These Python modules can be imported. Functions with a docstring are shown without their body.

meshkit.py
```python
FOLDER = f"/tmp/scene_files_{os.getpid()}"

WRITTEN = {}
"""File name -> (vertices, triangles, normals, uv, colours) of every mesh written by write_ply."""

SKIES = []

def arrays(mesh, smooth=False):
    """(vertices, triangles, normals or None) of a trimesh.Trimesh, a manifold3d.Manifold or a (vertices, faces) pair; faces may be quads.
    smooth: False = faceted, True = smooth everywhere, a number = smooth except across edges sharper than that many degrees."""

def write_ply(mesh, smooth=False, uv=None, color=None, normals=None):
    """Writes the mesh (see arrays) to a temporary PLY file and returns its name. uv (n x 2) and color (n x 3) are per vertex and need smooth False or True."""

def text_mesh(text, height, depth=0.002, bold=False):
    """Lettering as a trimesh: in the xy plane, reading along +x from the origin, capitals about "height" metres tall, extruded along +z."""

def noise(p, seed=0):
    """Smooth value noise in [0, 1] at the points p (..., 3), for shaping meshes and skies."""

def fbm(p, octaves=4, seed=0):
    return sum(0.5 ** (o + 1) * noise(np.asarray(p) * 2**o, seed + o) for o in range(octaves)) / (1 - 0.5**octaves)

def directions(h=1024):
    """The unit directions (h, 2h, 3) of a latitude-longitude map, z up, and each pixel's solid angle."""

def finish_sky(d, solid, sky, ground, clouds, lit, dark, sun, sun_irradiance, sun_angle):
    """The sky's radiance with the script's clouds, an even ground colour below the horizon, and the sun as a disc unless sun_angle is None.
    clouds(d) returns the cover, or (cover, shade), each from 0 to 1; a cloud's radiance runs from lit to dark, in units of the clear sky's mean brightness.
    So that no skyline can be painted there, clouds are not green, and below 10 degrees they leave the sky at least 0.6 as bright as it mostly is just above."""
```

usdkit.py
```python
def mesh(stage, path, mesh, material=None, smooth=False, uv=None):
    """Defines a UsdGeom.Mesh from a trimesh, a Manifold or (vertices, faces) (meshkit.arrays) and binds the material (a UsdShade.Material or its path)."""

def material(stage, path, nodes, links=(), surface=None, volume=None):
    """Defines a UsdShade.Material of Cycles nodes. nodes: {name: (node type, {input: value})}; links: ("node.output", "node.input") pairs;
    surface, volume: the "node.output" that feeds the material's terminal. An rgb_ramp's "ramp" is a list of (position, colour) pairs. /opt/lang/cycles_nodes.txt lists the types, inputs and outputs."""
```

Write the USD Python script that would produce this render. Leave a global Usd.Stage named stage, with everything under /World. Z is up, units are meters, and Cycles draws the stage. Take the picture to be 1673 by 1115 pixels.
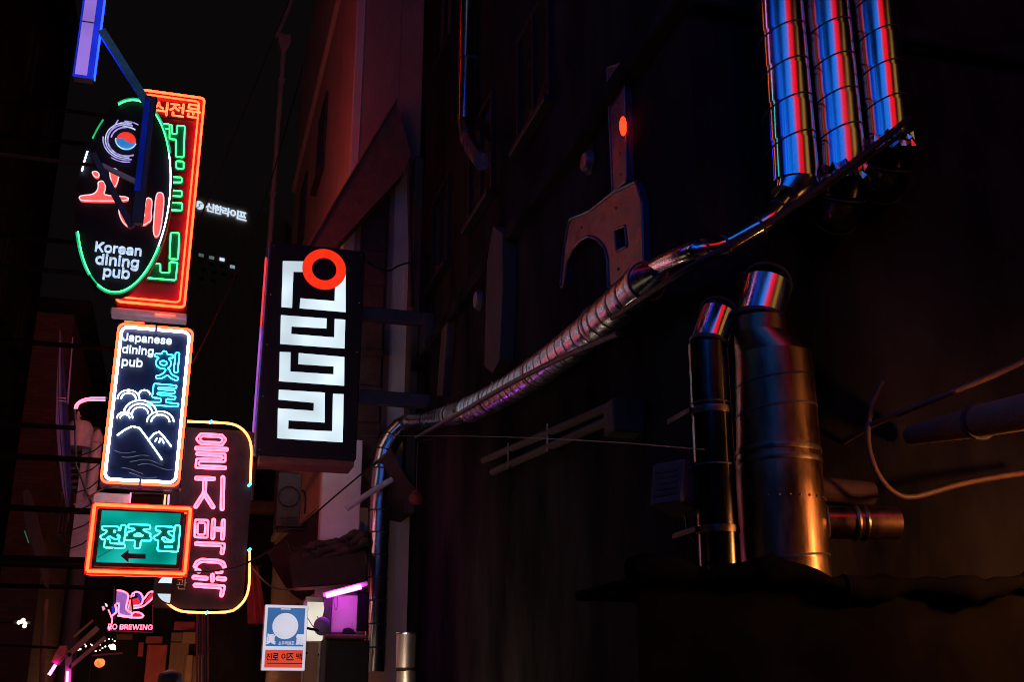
import math, json, random
import numpy as np, trimesh, usdkit, meshkit, manifold3d
from shapely.geometry import Polygon, LineString, MultiPolygon, Point, box as sbox
from shapely import affinity
from pxr import Usd, UsdGeom, UsdLux, UsdShade, Gf, Sdf

stage = Usd.Stage.CreateInMemory()
UsdGeom.SetStageUpAxis(stage, "Z")
UsdGeom.SetStageMetersPerUnit(stage, 1.0)
UsdGeom.Xform.Define(stage, "/World")
rng = random.Random(7)

# ------------------------------------------------------------------ camera
FPX, PW, PH = 1820.0, 1673, 1115
PITCH, YAW = math.radians(18.05), math.radians(16.2)
EYE = np.array([0, 0, 1.5])
R_ = np.array([math.cos(YAW), -math.sin(YAW), 0])
F_ = np.array([math.sin(YAW) * math.cos(PITCH), math.cos(YAW) * math.cos(PITCH), math.sin(PITCH)])
U_ = np.cross(R_, F_)
cam = UsdGeom.Camera.Define(stage, "/World/camera")
cam.CreateHorizontalApertureAttr(36.0)
cam.CreateVerticalApertureAttr(36.0 * 683 / 1024)
cam.CreateFocalLengthAttr(36.0 * FPX / PW)
cam.CreateFStopAttr(0.0)
cam.CreateClippingRangeAttr(Gf.Vec2f(0.05, 2000))
cam.CreateExposureAttr(0.0)
mm = np.eye(4); mm[0, :3], mm[1, :3], mm[2, :3], mm[3, :3] = R_, U_, -F_, EYE
UsdGeom.Xformable(cam).AddTransformOp().Set(Gf.Matrix4d(*mm.ravel().tolist()))

# ------------------------------------------------------------------ sky and moonlight
MOON_EL, MOON_AZ = math.radians(38), math.radians(200)
usdkit.material(stage, "/World/Looks/night_sky", {
    "sky": ("sky_texture", {"sky_type": "single_scattering", "sun_disc": False, "sun_elevation": math.radians(-6), "sun_rotation": MOON_AZ}),
    "dim": ("mix_color", {"blend_type": "multiply", "fac": 1.0, "b": (0.004, 0.004, 0.004), "use_clamp": False}),
    "glow": ("mix_color", {"blend_type": "add", "fac": 1.0, "b": (0.022, 0.017, 0.018), "use_clamp": False}),
    "bg": ("background_shader", {"strength": 0.12})},
    [("sky.color", "dim.a"), ("dim.result", "glow.a"), ("glow.result", "bg.color")], surface="bg.background")
sky = UsdLux.DomeLight.Define(stage, "/World/sky")
UsdShade.MaterialBindingAPI.Apply(sky.GetPrim()).Bind(UsdShade.Material.Get(stage, "/World/Looks/night_sky"))
sky.GetPrim().SetCustomDataByKey("kind", "structure")
moon = UsdLux.DistantLight.Define(stage, "/World/moonlight")
moon.CreateIntensityAttr(0.002); moon.CreateAngleAttr(0.5); moon.CreateNormalizeAttr(True)
moon.CreateColorAttr(Gf.Vec3f(0.8, 0.88, 1.0))
UsdGeom.Xformable(moon).AddRotateZOp().Set(-math.degrees(MOON_AZ)); UsdGeom.Xformable(moon).AddRotateXOp().Set(-(90 - math.degrees(MOON_EL)))

GLYPHS = json.loads(r'''{"식":[[80,100],[[[[14,27],[14,35],[80,35],[80,0],[71,0],[71,27]]],[[[71,100],[80,100],[80,40],[71,40]]],[[[0,51],[10,57],[20,67],[24,79],[25,95],[34,95],[34,81],[39,69],[47,59],[59,53],[54,46],[47,49],[36,58],[29,68],[23,57],[11,47],[4,44]]]]],"전":[[86,100],[[[[18,0],[18,31],[28,31],[28,8],[86,7],[86,0]]],[[[53,64],[53,72],[73,72],[74,100],[83,100],[83,25],[74,25],[73,64]]],[[[0,46],[10,51],[17,58],[22,66],[25,76],[25,84],[3,84],[3,92],[57,92],[57,84],[35,83],[35,72],[41,62],[49,53],[59,48],[55,40],[40,49],[30,62],[23,51],[11,40],[4,38]]]]],"문":[[97,100],[[[[0,42],[0,50],[97,50],[96,42],[54,42],[54,21],[44,21],[44,42]]],[[[12,31],[22,31],[22,8],[86,8],[86,0],[12,0]]],[[[12,100],[84,100],[84,63],[12,63]],[[22,71],[74,70],[75,92],[22,92]]]]],"관":[[94,100],[[[[70,100],[80,100],[80,67],[94,67],[94,59],[80,59],[80,23],[70,23]]],[[[15,30],[25,30],[25,8],[83,8],[83,0],[15,0]]],[[[0,47],[21,47],[21,69],[30,69],[31,48],[63,50],[64,43],[34,40],[1,39]]],[[[6,92],[56,92],[56,72],[54,57],[45,57],[47,84],[6,84]]]]],"주":[[96,100],[[[[0,48],[2,50],[10,50],[5,60],[7,65],[20,69],[29,73],[39,84],[10,86],[8,89],[8,97],[10,99],[86,100],[87,98],[88,88],[85,85],[58,85],[60,80],[69,72],[91,64],[91,59],[86,51],[96,49],[96,37],[93,35],[57,35],[57,3],[55,1],[42,0],[40,3],[39,35],[2,35],[0,38]],[[34,58],[17,50],[81,51],[60,59],[48,70]]]]],"집":[[82,100],[[[[0,51],[1,55],[11,59],[18,66],[24,78],[23,80],[4,80],[3,92],[5,94],[58,94],[61,91],[61,82],[59,80],[41,80],[40,78],[42,72],[48,64],[62,57],[63,53],[59,46],[56,43],[51,45],[41,50],[32,59],[18,45],[29,44],[31,42],[31,34],[67,34],[67,98],[69,100],[80,100],[82,98],[82,2],[79,0],[17,1],[15,2],[17,44],[7,42]],[[32,20],[31,14],[67,15],[66,20]]]]],"힛":[[86,100],[[[[0,77],[1,88],[23,89],[23,97],[26,100],[38,99],[39,97],[40,89],[62,88],[62,76],[47,75],[55,67],[58,57],[55,47],[47,40],[55,38],[58,27],[65,20],[86,12],[86,9],[83,2],[77,0],[64,4],[54,10],[48,16],[39,8],[32,4],[21,1],[14,1],[10,8],[10,13],[21,15],[32,22],[39,30],[40,37],[21,38],[14,41],[9,46],[6,53],[6,62],[9,68],[15,75],[2,75]],[[20,56],[26,51],[35,51],[41,53],[42,58],[38,63],[29,64],[22,61]]],[[[66,97],[68,99],[79,99],[81,97],[81,30],[78,27],[69,27],[66,29]]]]],"토":[[100,89],[[[[0,13],[2,16],[41,16],[41,29],[14,29],[12,31],[12,87],[14,89],[88,88],[88,76],[85,74],[29,73],[30,67],[84,67],[86,65],[86,54],[84,52],[30,52],[29,45],[88,44],[89,31],[87,29],[59,29],[58,16],[97,16],[100,13],[100,3],[98,1],[3,0],[0,3]]]]],"신":[[86,100],[[[[16,34],[18,36],[30,35],[31,13],[84,13],[86,11],[86,2],[85,0],[18,0],[16,2]]],[[[69,25],[69,98],[71,100],[81,100],[83,98],[83,25],[81,23],[71,23]]],[[[0,46],[0,48],[12,55],[20,66],[24,79],[24,93],[27,95],[38,94],[38,78],[42,68],[49,58],[62,50],[57,40],[54,39],[40,48],[31,58],[20,45],[9,38],[6,38]]]]],"한":[[95,100],[[[[67,99],[68,100],[81,99],[81,69],[94,68],[95,67],[95,57],[94,55],[81,55],[80,22],[67,23]]],[[[0,78],[0,86],[2,88],[24,88],[26,100],[38,100],[40,88],[62,88],[62,76],[41,75],[52,69],[56,62],[58,52],[55,45],[49,39],[36,34],[24,35],[15,38],[9,44],[6,48],[6,60],[9,67],[22,75],[2,76]],[[20,58],[21,51],[25,48],[34,47],[42,51],[44,57],[38,62],[29,63],[22,61]]],[[[27,33],[29,32],[29,12],[83,12],[85,11],[85,1],[16,0],[15,32],[17,33]]]]],"라":[[90,100],[[[[60,1],[60,99],[72,100],[74,98],[74,63],[88,62],[90,60],[90,53],[88,50],[74,50],[74,2],[72,0]]],[[[0,80],[0,90],[2,91],[46,91],[48,89],[47,53],[14,51],[14,36],[35,36],[56,39],[57,36],[58,28],[55,26],[35,23],[2,23],[0,25],[1,63],[33,64],[34,78],[2,79]]]]],"이":[[79,100],[[[[65,2],[65,97],[67,100],[77,100],[79,98],[79,2],[77,0],[66,0]]],[[[0,49],[2,72],[6,81],[12,88],[21,92],[29,93],[37,90],[46,83],[52,70],[53,50],[49,36],[40,26],[30,21],[20,22],[14,24],[9,29],[4,35]],[[14,51],[17,40],[24,34],[29,34],[35,40],[39,51],[39,63],[35,74],[31,79],[24,80],[17,74],[14,63]]]]],"프":[[100,87],[[[[0,12],[2,14],[98,14],[100,12],[100,2],[98,0],[2,0],[0,2]]],[[[8,75],[8,84],[11,87],[90,86],[91,76],[90,73],[75,73],[75,43],[90,42],[91,30],[10,29],[9,42],[24,43],[24,72],[10,73]],[[40,73],[40,43],[59,43],[60,73]]]]],"진":[[86,100],[[[[16,34],[18,36],[30,35],[31,13],[84,13],[86,11],[86,2],[85,0],[18,0],[16,2]]],[[[69,25],[69,98],[71,100],[80,100],[83,98],[83,25],[82,24]]],[[[0,45],[2,48],[9,51],[18,59],[24,73],[24,79],[3,80],[4,91],[60,91],[61,81],[59,79],[39,79],[40,69],[44,62],[52,54],[63,48],[57,38],[52,39],[43,44],[32,55],[22,44],[9,36],[4,38]]]]],"로":[[100,90],[[[[0,2],[0,12],[2,14],[42,14],[42,28],[12,29],[11,63],[13,66],[73,66],[72,76],[13,76],[11,78],[11,89],[14,90],[87,90],[89,55],[87,52],[28,52],[27,42],[89,41],[91,39],[90,28],[58,28],[58,14],[98,14],[100,12],[100,2],[98,0],[2,0]]]]],"즈":[[100,86],[[[[0,12],[2,14],[98,14],[100,12],[100,2],[98,0],[2,0],[0,2]]],[[[5,38],[18,43],[30,50],[38,59],[42,68],[41,72],[9,73],[9,86],[89,86],[92,84],[92,74],[90,72],[57,72],[59,63],[66,53],[81,43],[95,39],[95,35],[90,26],[83,28],[69,33],[60,40],[50,50],[36,36],[17,27],[9,26]]]]],"백":[[80,100],[[[[12,35],[15,37],[48,38],[47,97],[48,98],[60,97],[60,76],[67,76],[68,99],[78,100],[80,98],[79,0],[67,1],[66,25],[14,25],[12,27]],[[59,39],[68,38],[67,63],[60,63]]],[[[0,92],[2,94],[12,94],[14,92],[14,79],[28,79],[28,92],[30,94],[40,94],[42,92],[41,45],[1,45]],[[14,57],[28,57],[28,66],[14,67]]]]],"眞":[[96,100],[[[[0,8],[1,11],[20,18],[8,19],[7,20],[7,69],[9,71],[18,71],[20,69],[20,31],[24,31],[24,71],[18,73],[14,77],[14,99],[17,100],[26,99],[28,93],[51,94],[73,97],[79,91],[79,88],[77,86],[50,83],[50,82],[79,82],[80,86],[82,88],[91,86],[93,85],[92,77],[88,72],[84,71],[84,31],[94,30],[96,29],[96,20],[94,19],[79,18],[96,11],[96,7],[90,1],[86,0],[72,7],[56,12],[54,14],[55,19],[42,19],[42,14],[39,12],[22,4],[10,1],[7,1]]]]],"露":[[100,96],[[[[0,11],[6,14],[7,56],[8,57],[13,58],[12,62],[4,62],[2,65],[2,83],[4,85],[9,85],[8,94],[9,96],[88,96],[89,95],[89,85],[93,85],[95,84],[95,64],[93,62],[84,62],[84,57],[90,54],[92,50],[87,43],[81,37],[87,34],[99,31],[100,27],[95,21],[90,20],[90,3],[88,0],[78,0],[76,3],[63,3],[61,0],[51,0],[49,2],[49,6],[45,5],[3,1],[1,3]],[[62,14],[76,14],[76,17],[63,17]],[[68,44],[69,43],[71,45],[68,45]],[[45,33],[46,32],[56,35],[58,37],[55,39],[48,34],[45,34]],[[45,48],[47,48],[49,49],[53,54],[45,54]],[[33,16],[47,17],[49,15],[49,20],[32,19]],[[20,46],[19,43],[32,44],[32,46]],[[18,15],[19,15],[19,32],[18,31]]]]],"소":[[100,90],[[[[0,1],[1,11],[43,11],[43,37],[55,37],[56,11],[100,10],[99,0]]],[[[4,42],[22,50],[36,62],[42,74],[44,90],[56,89],[57,72],[68,57],[84,47],[95,43],[90,33],[82,35],[65,44],[50,61],[36,45],[21,37],[9,33]]]]],"의":[[81,100],[[[[70,100],[81,100],[81,0],[70,0]]],[[[0,31],[65,35],[66,26],[36,22],[2,22]]],[[[5,65],[5,75],[9,83],[17,90],[26,93],[41,92],[50,88],[56,82],[59,72],[59,63],[55,54],[45,47],[36,45],[25,45],[16,49],[10,54]],[[16,68],[21,59],[32,55],[44,59],[48,65],[49,71],[42,80],[29,83],[18,77]]]]],"원":[[86,100],[[[[14,31],[25,31],[26,10],[86,10],[86,0],[14,0]]],[[[53,32],[53,41],[72,41],[73,99],[84,100],[84,22],[74,21],[72,32]]],[[[0,53],[66,57],[67,48],[40,45],[40,26],[29,25],[28,44],[2,44]]],[[[8,76],[9,84],[13,90],[27,96],[40,96],[49,93],[57,86],[59,81],[59,74],[56,68],[47,61],[38,59],[29,59],[17,62],[10,69]],[[19,76],[25,69],[34,68],[44,70],[48,75],[48,79],[42,85],[30,87],[22,84]]]]],"조":[[100,87],[[[[0,10],[44,11],[44,37],[55,37],[56,11],[99,11],[100,1],[1,0]]],[[[5,40],[17,44],[30,52],[40,63],[43,72],[43,76],[9,76],[8,87],[92,86],[91,76],[56,75],[57,68],[66,56],[83,45],[95,41],[90,31],[68,39],[50,57],[39,44],[20,33],[9,31]]]]],"전b":[[87,100],[[[[17,33],[19,36],[31,36],[32,35],[33,15],[84,15],[87,11],[87,3],[84,0],[19,0],[17,3]]],[[[49,61],[49,72],[51,73],[68,74],[69,98],[71,100],[83,99],[83,24],[71,23],[68,26],[68,59],[52,59]]],[[[0,44],[1,49],[9,52],[17,60],[23,74],[23,78],[4,78],[3,80],[3,90],[5,92],[59,91],[60,80],[58,78],[40,77],[41,68],[46,61],[52,55],[62,50],[62,46],[57,38],[53,38],[44,42],[32,53],[23,43],[10,35],[5,36]]]]],"주s":[[96,100],[[[[0,37],[1,47],[96,47],[95,37],[54,37],[53,0],[42,1],[42,37]]],[[[6,63],[29,72],[35,77],[41,87],[41,90],[9,90],[9,100],[87,99],[87,90],[55,90],[59,80],[66,73],[77,67],[91,63],[86,53],[63,61],[48,75],[37,64],[18,55],[10,53]]]]]}''')

# ------------------------------------------------------------------ picture-to-place helpers
def ray(px, py):
    return F_ + R_ * (px - 836.5) / FPX + U_ * (557.5 - py) / FPX
def at_y(px, py, Y):
    d = ray(px, py); return EYE + d * (Y - EYE[1]) / d[1]
def at_x(px, py, X):
    d = ray(px, py); return EYE + d * (X - EYE[0]) / d[0]

# ------------------------------------------------------------------ mesh helpers
cat = trimesh.util.concatenate
def bx(lo, hi, c=0.0):
    lo, hi = np.minimum(lo, hi).astype(float), np.maximum(lo, hi).astype(float)
    if c <= 0:
        m = trimesh.creation.box(hi - lo); m.apply_translation((lo + hi) / 2); return m
    pts = []
    for k in range(3):
        for s in np.ndindex(2, 2, 2):
            p = np.where(np.array(s) == 0, lo, hi).astype(float)
            for j in range(3):
                if j != k:
                    p[j] += c if s[j] == 0 else -c
            pts.append(p)
    return trimesh.convex.convex_hull(np.array(pts))

def chaikin(p, closed, n=1):
    p = np.asarray(p, float)
    for _ in range(n):
        if closed:
            q = np.roll(p, -1, 0); p = np.stack([p * .75 + q * .25, p * .25 + q * .75], 1).reshape(-1, 3)
        else:
            a, b = p[:-1], p[1:]
            p = np.vstack([p[:1], np.stack([a * .75 + b * .25, a * .25 + b * .75], 1).reshape(-1, 3), p[-1:]])
    return p

def tube(path, r, sides=8, closed=False, caps=True):
    p = np.asarray(path, float)
    keep = [0] + [i for i in range(1, len(p)) if np.linalg.norm(p[i] - p[i - 1]) > 1e-5]
    p = p[keep]
    if closed and np.linalg.norm(p[0] - p[-1]) < 1e-5: p = p[:-1]
    n = len(p); r = np.broadcast_to(np.asarray(r, float), (len(keep),))[:n]
    if closed: t = np.roll(p, -1, 0) - np.roll(p, 1, 0)
    else: t = np.gradient(p, axis=0) if n > 2 else np.repeat([p[1] - p[0]], 2, 0)
    t /= np.maximum(np.linalg.norm(t, axis=1, keepdims=True), 1e-9)
    ref = np.array([0, 0, 1.0]) if abs(t[0][2]) < .9 else np.array([1.0, 0, 0])
    a = np.cross(t[0], ref); a /= np.linalg.norm(a)
    rows = []
    ang = np.arange(sides) / sides * 2 * np.pi
    for i in range(n):
        a = a - t[i] * (a @ t[i]); a /= max(np.linalg.norm(a), 1e-9)
        b = np.cross(t[i], a)
        scale = 1.0
        if 0 < i < n - 1 or closed:
            d1 = p[i] - p[i - 1]; d2 = p[(i + 1) % n] - p[i]
            c = (d1 @ d2) / max(np.linalg.norm(d1) * np.linalg.norm(d2), 1e-9)
            scale = 1 / max(math.sqrt(max((1 + c) / 2, 0)), .6)
        rows.append(p[i] + r[i] * (np.cos(ang)[:, None] * a + np.sin(ang)[:, None] * b) * (1 + (scale - 1) * .5))
    v = np.vstack(rows); f = []
    for i in range(n if closed else n - 1):
        j = (i + 1) % n
        for k in range(sides):
            l = (k + 1) % sides
            f += [[i * sides + k, i * sides + l, j * sides + l], [i * sides + k, j * sides + l, j * sides + k]]
    if not closed and caps:
        c0, c1 = len(v), len(v) + 1
        v = np.vstack([v, p[0], p[-1]])
        for k in range(sides):
            l = (k + 1) % sides
            f += [[c0, l, k], [c1, (n - 1) * sides + k, (n - 1) * sides + l]]
    m = trimesh.Trimesh(v, f, process=False)
    return m

def ring(c, axis, r, w, rt=0.006, sides=28, shear=None):
    axis = np.asarray(axis, float) / np.linalg.norm(axis)
    ref = np.array([0, 0, 1.0]) if abs(axis[2]) < .9 else np.array([1.0, 0, 0])
    a = np.cross(axis, ref); a /= np.linalg.norm(a); b = np.cross(axis, a)
    ang = np.arange(sides) / sides * 2 * np.pi
    circ = np.cos(ang)[:, None] * a + np.sin(ang)[:, None] * b
    prof = [(r - .004, -w), (r + rt * .7, -w), (r + rt, 0), (r + rt * .7, w), (r - .004, w)]
    v = np.vstack([np.asarray(c) + circ * q + axis * h for q, h in prof]); f = []
    for i in range(4):
        for k in range(sides):
            l = (k + 1) % sides
            f += [[i * sides + k, i * sides + l, (i + 1) * sides + l], [i * sides + k, (i + 1) * sides + l, (i + 1) * sides + k]]
    if shear is not None: v[:, 2] += (v - np.asarray(c)) @ np.asarray(shear)
    return trimesh.Trimesh(v, f, process=False)

def fillet(p, cut):
    """a closed outline with its corners cut back by at most a fixed distance"""
    p = np.asarray(p, float); out = []
    n = len(p)
    for i in range(n):
        a, b, c = p[i - 1], p[i], p[(i + 1) % n]
        da, dc = np.linalg.norm(a - b), np.linalg.norm(c - b)
        if da < 1e-6 or dc < 1e-6: continue
        ka, kc = min(cut, da * .3), min(cut, dc * .3)
        out += [b + (a - b) / da * ka, b + (c - b) / dc * kc]
    return np.array(out)
def polys(g):
    return [q for q in getattr(g, "geoms", [g]) if q.geom_type == "Polygon" and q.area > 1e-7]
def prism_y(poly, yf, d):
    """a shape drawn in (x, z), its front at y = yf, d deep away from the viewer"""
    ms = []
    for q in polys(poly):
        m = trimesh.creation.extrude_polygon(q, d, engine="earcut")
        v = np.array(m.vertices); m.vertices = np.stack([v[:, 0], yf + d - v[:, 2], v[:, 1]], 1); ms.append(m)
    return cat(ms)
def prism_x(poly, xf, d):
    """a shape drawn in (y, z), its front at x = xf, d deep towards +x"""
    ms = []
    for q in polys(poly):
        m = trimesh.creation.extrude_polygon(q, d, engine="earcut")
        v = np.array(m.vertices); m.vertices = np.stack([xf + v[:, 2], v[:, 0], v[:, 1]], 1)
        ms.append(m)
    m = cat(ms); m.fix_normals(); return m
def ypoly(pts, Y, holes=()):
    f = lambda q: [(lambda w: (w[0], w[2]))(at_y(x, y, Y)) for x, y in q]
    return Polygon(f(pts), [f(h) for h in holes]).buffer(0)
def xpoly(pts, X, holes=()):
    f = lambda q: [(lambda w: (w[1], w[2]))(at_x(x, y, X)) for x, y in q]
    return Polygon(f(pts), [f(h) for h in holes]).buffer(0)
def glyph(c, b, Y):
    """the outline of a letter fitted to a place on the plane y = Y"""
    (w, h), ps = GLYPHS[c]
    p, q = at_y(b[0], b[1], Y), at_y(b[2], b[3], Y)
    g = MultiPolygon([Polygon(r[0], r[1:]).buffer(0) for r in ps]) if all(Polygon(r[0], r[1:]).buffer(0).geom_type == "Polygon" for r in ps) else None
    if g is None:
        from shapely import union_all
        g = union_all([Polygon(r[0], r[1:]).buffer(0) for r in ps])
    return affinity.translate(affinity.scale(g, (q[0] - p[0]) / w, (p[2] - q[2]) / h, origin=(0, 0)), p[0], q[2])
def outline_tubes(g, Y, r, sides=6):
    ms = []
    for q in polys(g):
        for k in [q.exterior, *q.interiors]:
            pts = np.array([(x, Y, z) for x, z in k.coords[:-1]])
            if len(pts) > 2: ms.append(tube(fillet(pts, r * 1.1), r, sides, True))
    return cat(ms)
def stroke(pts, Y, half, r, sides=6, closed=False):
    w = [(lambda q: (q[0], q[2]))(at_y(x, y, Y)) for x, y in pts]
    ls = LineString(w + w[:1]) if closed else LineString(w)
    return outline_tubes(ls.buffer(half, quad_segs=3).simplify(half * .12), Y, r, sides)
def yline(pts, Y, r, sides=6, smooth=0, closed=False):
    p = np.array([at_y(x, y, Y) for x, y in pts])
    return tube(chaikin(p, closed, smooth), r, sides, closed)
def text(s, x0, ybase, x1, Y, depth=.012, bold=False, capfit=None):
    """lettering whose line runs from (x0, ybase) to (x1, .) of the view, upright on the plane y = Y"""
    m = meshkit.text_mesh(s, 1.0, 0.05, bold)
    v = np.array(m.vertices); p, q = at_y(x0, ybase, Y), at_y(x1, ybase, Y)
    w = v[:, 0].max() - v[:, 0].min(); k = (q[0] - p[0]) / w
    kz = k if capfit is None else capfit * k
    m.vertices = np.stack([p[0] + (v[:, 0] - v[:, 0].min()) * k, Y - v[:, 2] / .05 * depth, p[2] + v[:, 1] * kz], 1)
    return m

# ------------------------------------------------------------------ materials
def L(n): return "/World/Looks/" + n
def emit(name, color, strength=1.0, vary=0.18, scale=9.0):
    usdkit.material(stage, L(name), {
        "g": ("geometry", {}), "n": ("noise_texture", {"scale": scale, "detail": 1.0}),
        "r": ("map_range", {"from_min": .3, "from_max": .7, "to_min": strength * (1 - vary), "to_max": strength * (1 + vary)}),
        "e": ("emission", {"color": color})},
        [("g.position", "n.vector"), ("n.fac", "r.value"), ("r.result", "e.strength")], surface="e.emission")
    return L(name)
def paint(name, c1, c2, rough=.6, scale=3.0, bump=.15, bscale=40., metallic=0.0, spec=.5, streak=1.0):
    usdkit.material(stage, L(name), {
        "g": ("geometry", {}), "m": ("mapping", {"scale": (1, 1, streak)}),
        "n": ("noise_texture", {"scale": scale, "detail": 6.0, "roughness": .62}),
        "c": ("rgb_ramp", {"ramp": [(.3, c1), (.7, c2)]}),
        "rr": ("map_range", {"from_min": .3, "from_max": .7, "to_min": max(rough - .12, .03), "to_max": min(rough + .12, 1)}),
        "n2": ("noise_texture", {"scale": bscale, "detail": 3.0}),
        "b": ("bump", {"strength": bump, "distance": .02}),
        "p": ("principled_bsdf", {"metallic": metallic, "specular_ior_level": spec})},
        [("g.position", "m.vector"), ("m.vector", "n.vector"), ("m.vector", "n2.vector"), ("n.fac", "c.fac"), ("n.fac", "rr.value"), ("n2.fac", "b.height"),
         ("c.color", "p.base_color"), ("rr.result", "p.roughness"), ("b.normal", "p.normal")], surface="p.BSDF")
    return L(name)

plaster_pale = paint("pale_plaster", (.60, .42, .33), (.76, .56, .45), .85, 1.6, .4, 30, streak=.35)
front_shade = paint("brown_stained_render", (.26, .13, .09), (.46, .25, .18), .9, 1.3, .4, 25, spec=.1, streak=.4)  # dimmer light on the viewer-facing wall is put into this darker colour
plaster_dark = paint("grimy_dark_render", (.005, .005, .006), (.032, .029, .031), .95, 1.1, .7, 18, spec=.0, streak=.4)
soot = paint("sooty_render", (.004, .004, .004), (.011, .010, .010), .95, 1.3, .5, 25, spec=0)
plaster_mid = paint("stained_render", (.03, .028, .027), (.085, .075, .07), .9, 1.4, .5, 25, spec=.15, streak=.4)
brick_far = usdkit.material(stage, L("soot_brick"), {
    "g": ("geometry", {}), "m": ("mapping", {"rotation": (math.pi / 2, 0, 0)}),
    "t": ("brick_texture", {"color1": (.06, .03, .024), "color2": (.1, .05, .04), "mortar": (.05, .045, .04), "scale": 1.0, "brick_width": .21, "row_height": .07, "mortar_size": .008}),
    "b": ("bump", {"strength": .6, "distance": .01, "invert": True}), "p": ("principled_bsdf", {"roughness": .9})},
    [("g.position", "m.vector"), ("m.vector", "t.vector"), ("t.color", "p.base_color"), ("t.fac", "b.height"), ("b.normal", "p.normal")], surface="p.BSDF").GetPath().pathString
tile_lav = paint("white_wall_tiles", (.66, .63, .68), (.80, .78, .82), .35, 2.5, .1, 20)
asphalt = paint("asphalt", (.035, .035, .036), (.065, .063, .062), .75, 4, .6, 120)
black_paint = paint("black_sign_paint", (.010, .010, .011), (.018, .017, .017), .55, 6, .08, 60, spec=.2)
black_rubber = paint("black_cable_rubber", (.010, .010, .010), (.02, .02, .02), .6, 20, .1, 80)
steel_dark = paint("dark_painted_steel", (.03, .028, .03), (.06, .055, .055), .45, 8, .15, 60, spec=.5)
teal_lit_steel = paint("teal_painted_steel", (.03, .26, .28), (.06, .38, .44), .45, 8, .15, 50)  # teal light on the grey strut is put into its base colour
steel_blue = paint("grey_painted_steel", (.48, .48, .50), (.62, .62, .64), .4, 8, .15, 50)
box_grey = paint("dusty_grey_box", (.05, .045, .045), (.10, .09, .09), .7, 8, .15, 50)
galv = paint("galvanised_duct", (.44, .44, .46), (.74, .74, .76), .21, 4, .10, 6, metallic=1.0, streak=.12)
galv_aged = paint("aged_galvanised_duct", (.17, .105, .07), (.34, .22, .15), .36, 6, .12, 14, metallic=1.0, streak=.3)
flexm = paint("dusty_flexible_duct", (.26, .31, .37), (.44, .50, .57), .30, 9, .10, 16, metallic=1.0)  # blue tint stands in for cool reflections along the duct
alu_dull = paint("stained_aluminium", (.14, .11, .09), (.28, .22, .18), .4, 9, .1, 40, metallic=1.0)
galv_matte = paint("matte_galvanised_duct", (.55, .53, .50), (.74, .72, .70), .48, 6, .1, 20, metallic=1.0, streak=.2)
galv_dark = paint("sooty_galvanised_duct", (.045, .042, .042), (.15, .135, .13), .20, 5, .08, 8, metallic=1.0, streak=.2)  # base darkened to stand for the black surroundings the duct mirrors
galv_dull = paint("dull_galvanised_duct", (.50, .50, .52), (.66, .66, .68), .25, 7, .08, 14, metallic=1.0, streak=.3)
seam_mat = paint("dark_duct_seam", (.03, .03, .03), (.07, .07, .07), .5, 20, .1, 60)
alu = paint("brushed_aluminium", (.5, .5, .52), (.66, .66, .68), .3, 6, .05, 30, metallic=1.0)
flexm = paint("dusty_flexible_duct", (.26, .31, .37), (.44, .50, .57), .30, 9, .10, 16, metallic=1.0)
alu_dull = paint("stained_aluminium", (.14, .11, .09), (.28, .22, .18), .4, 9, .1, 40, metallic=1.0)
gloss_panel = paint("glossy_grey_panel", (.03, .028, .055), (.085, .07, .11), .34, 6, .2, 10, spec=.6)
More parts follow.
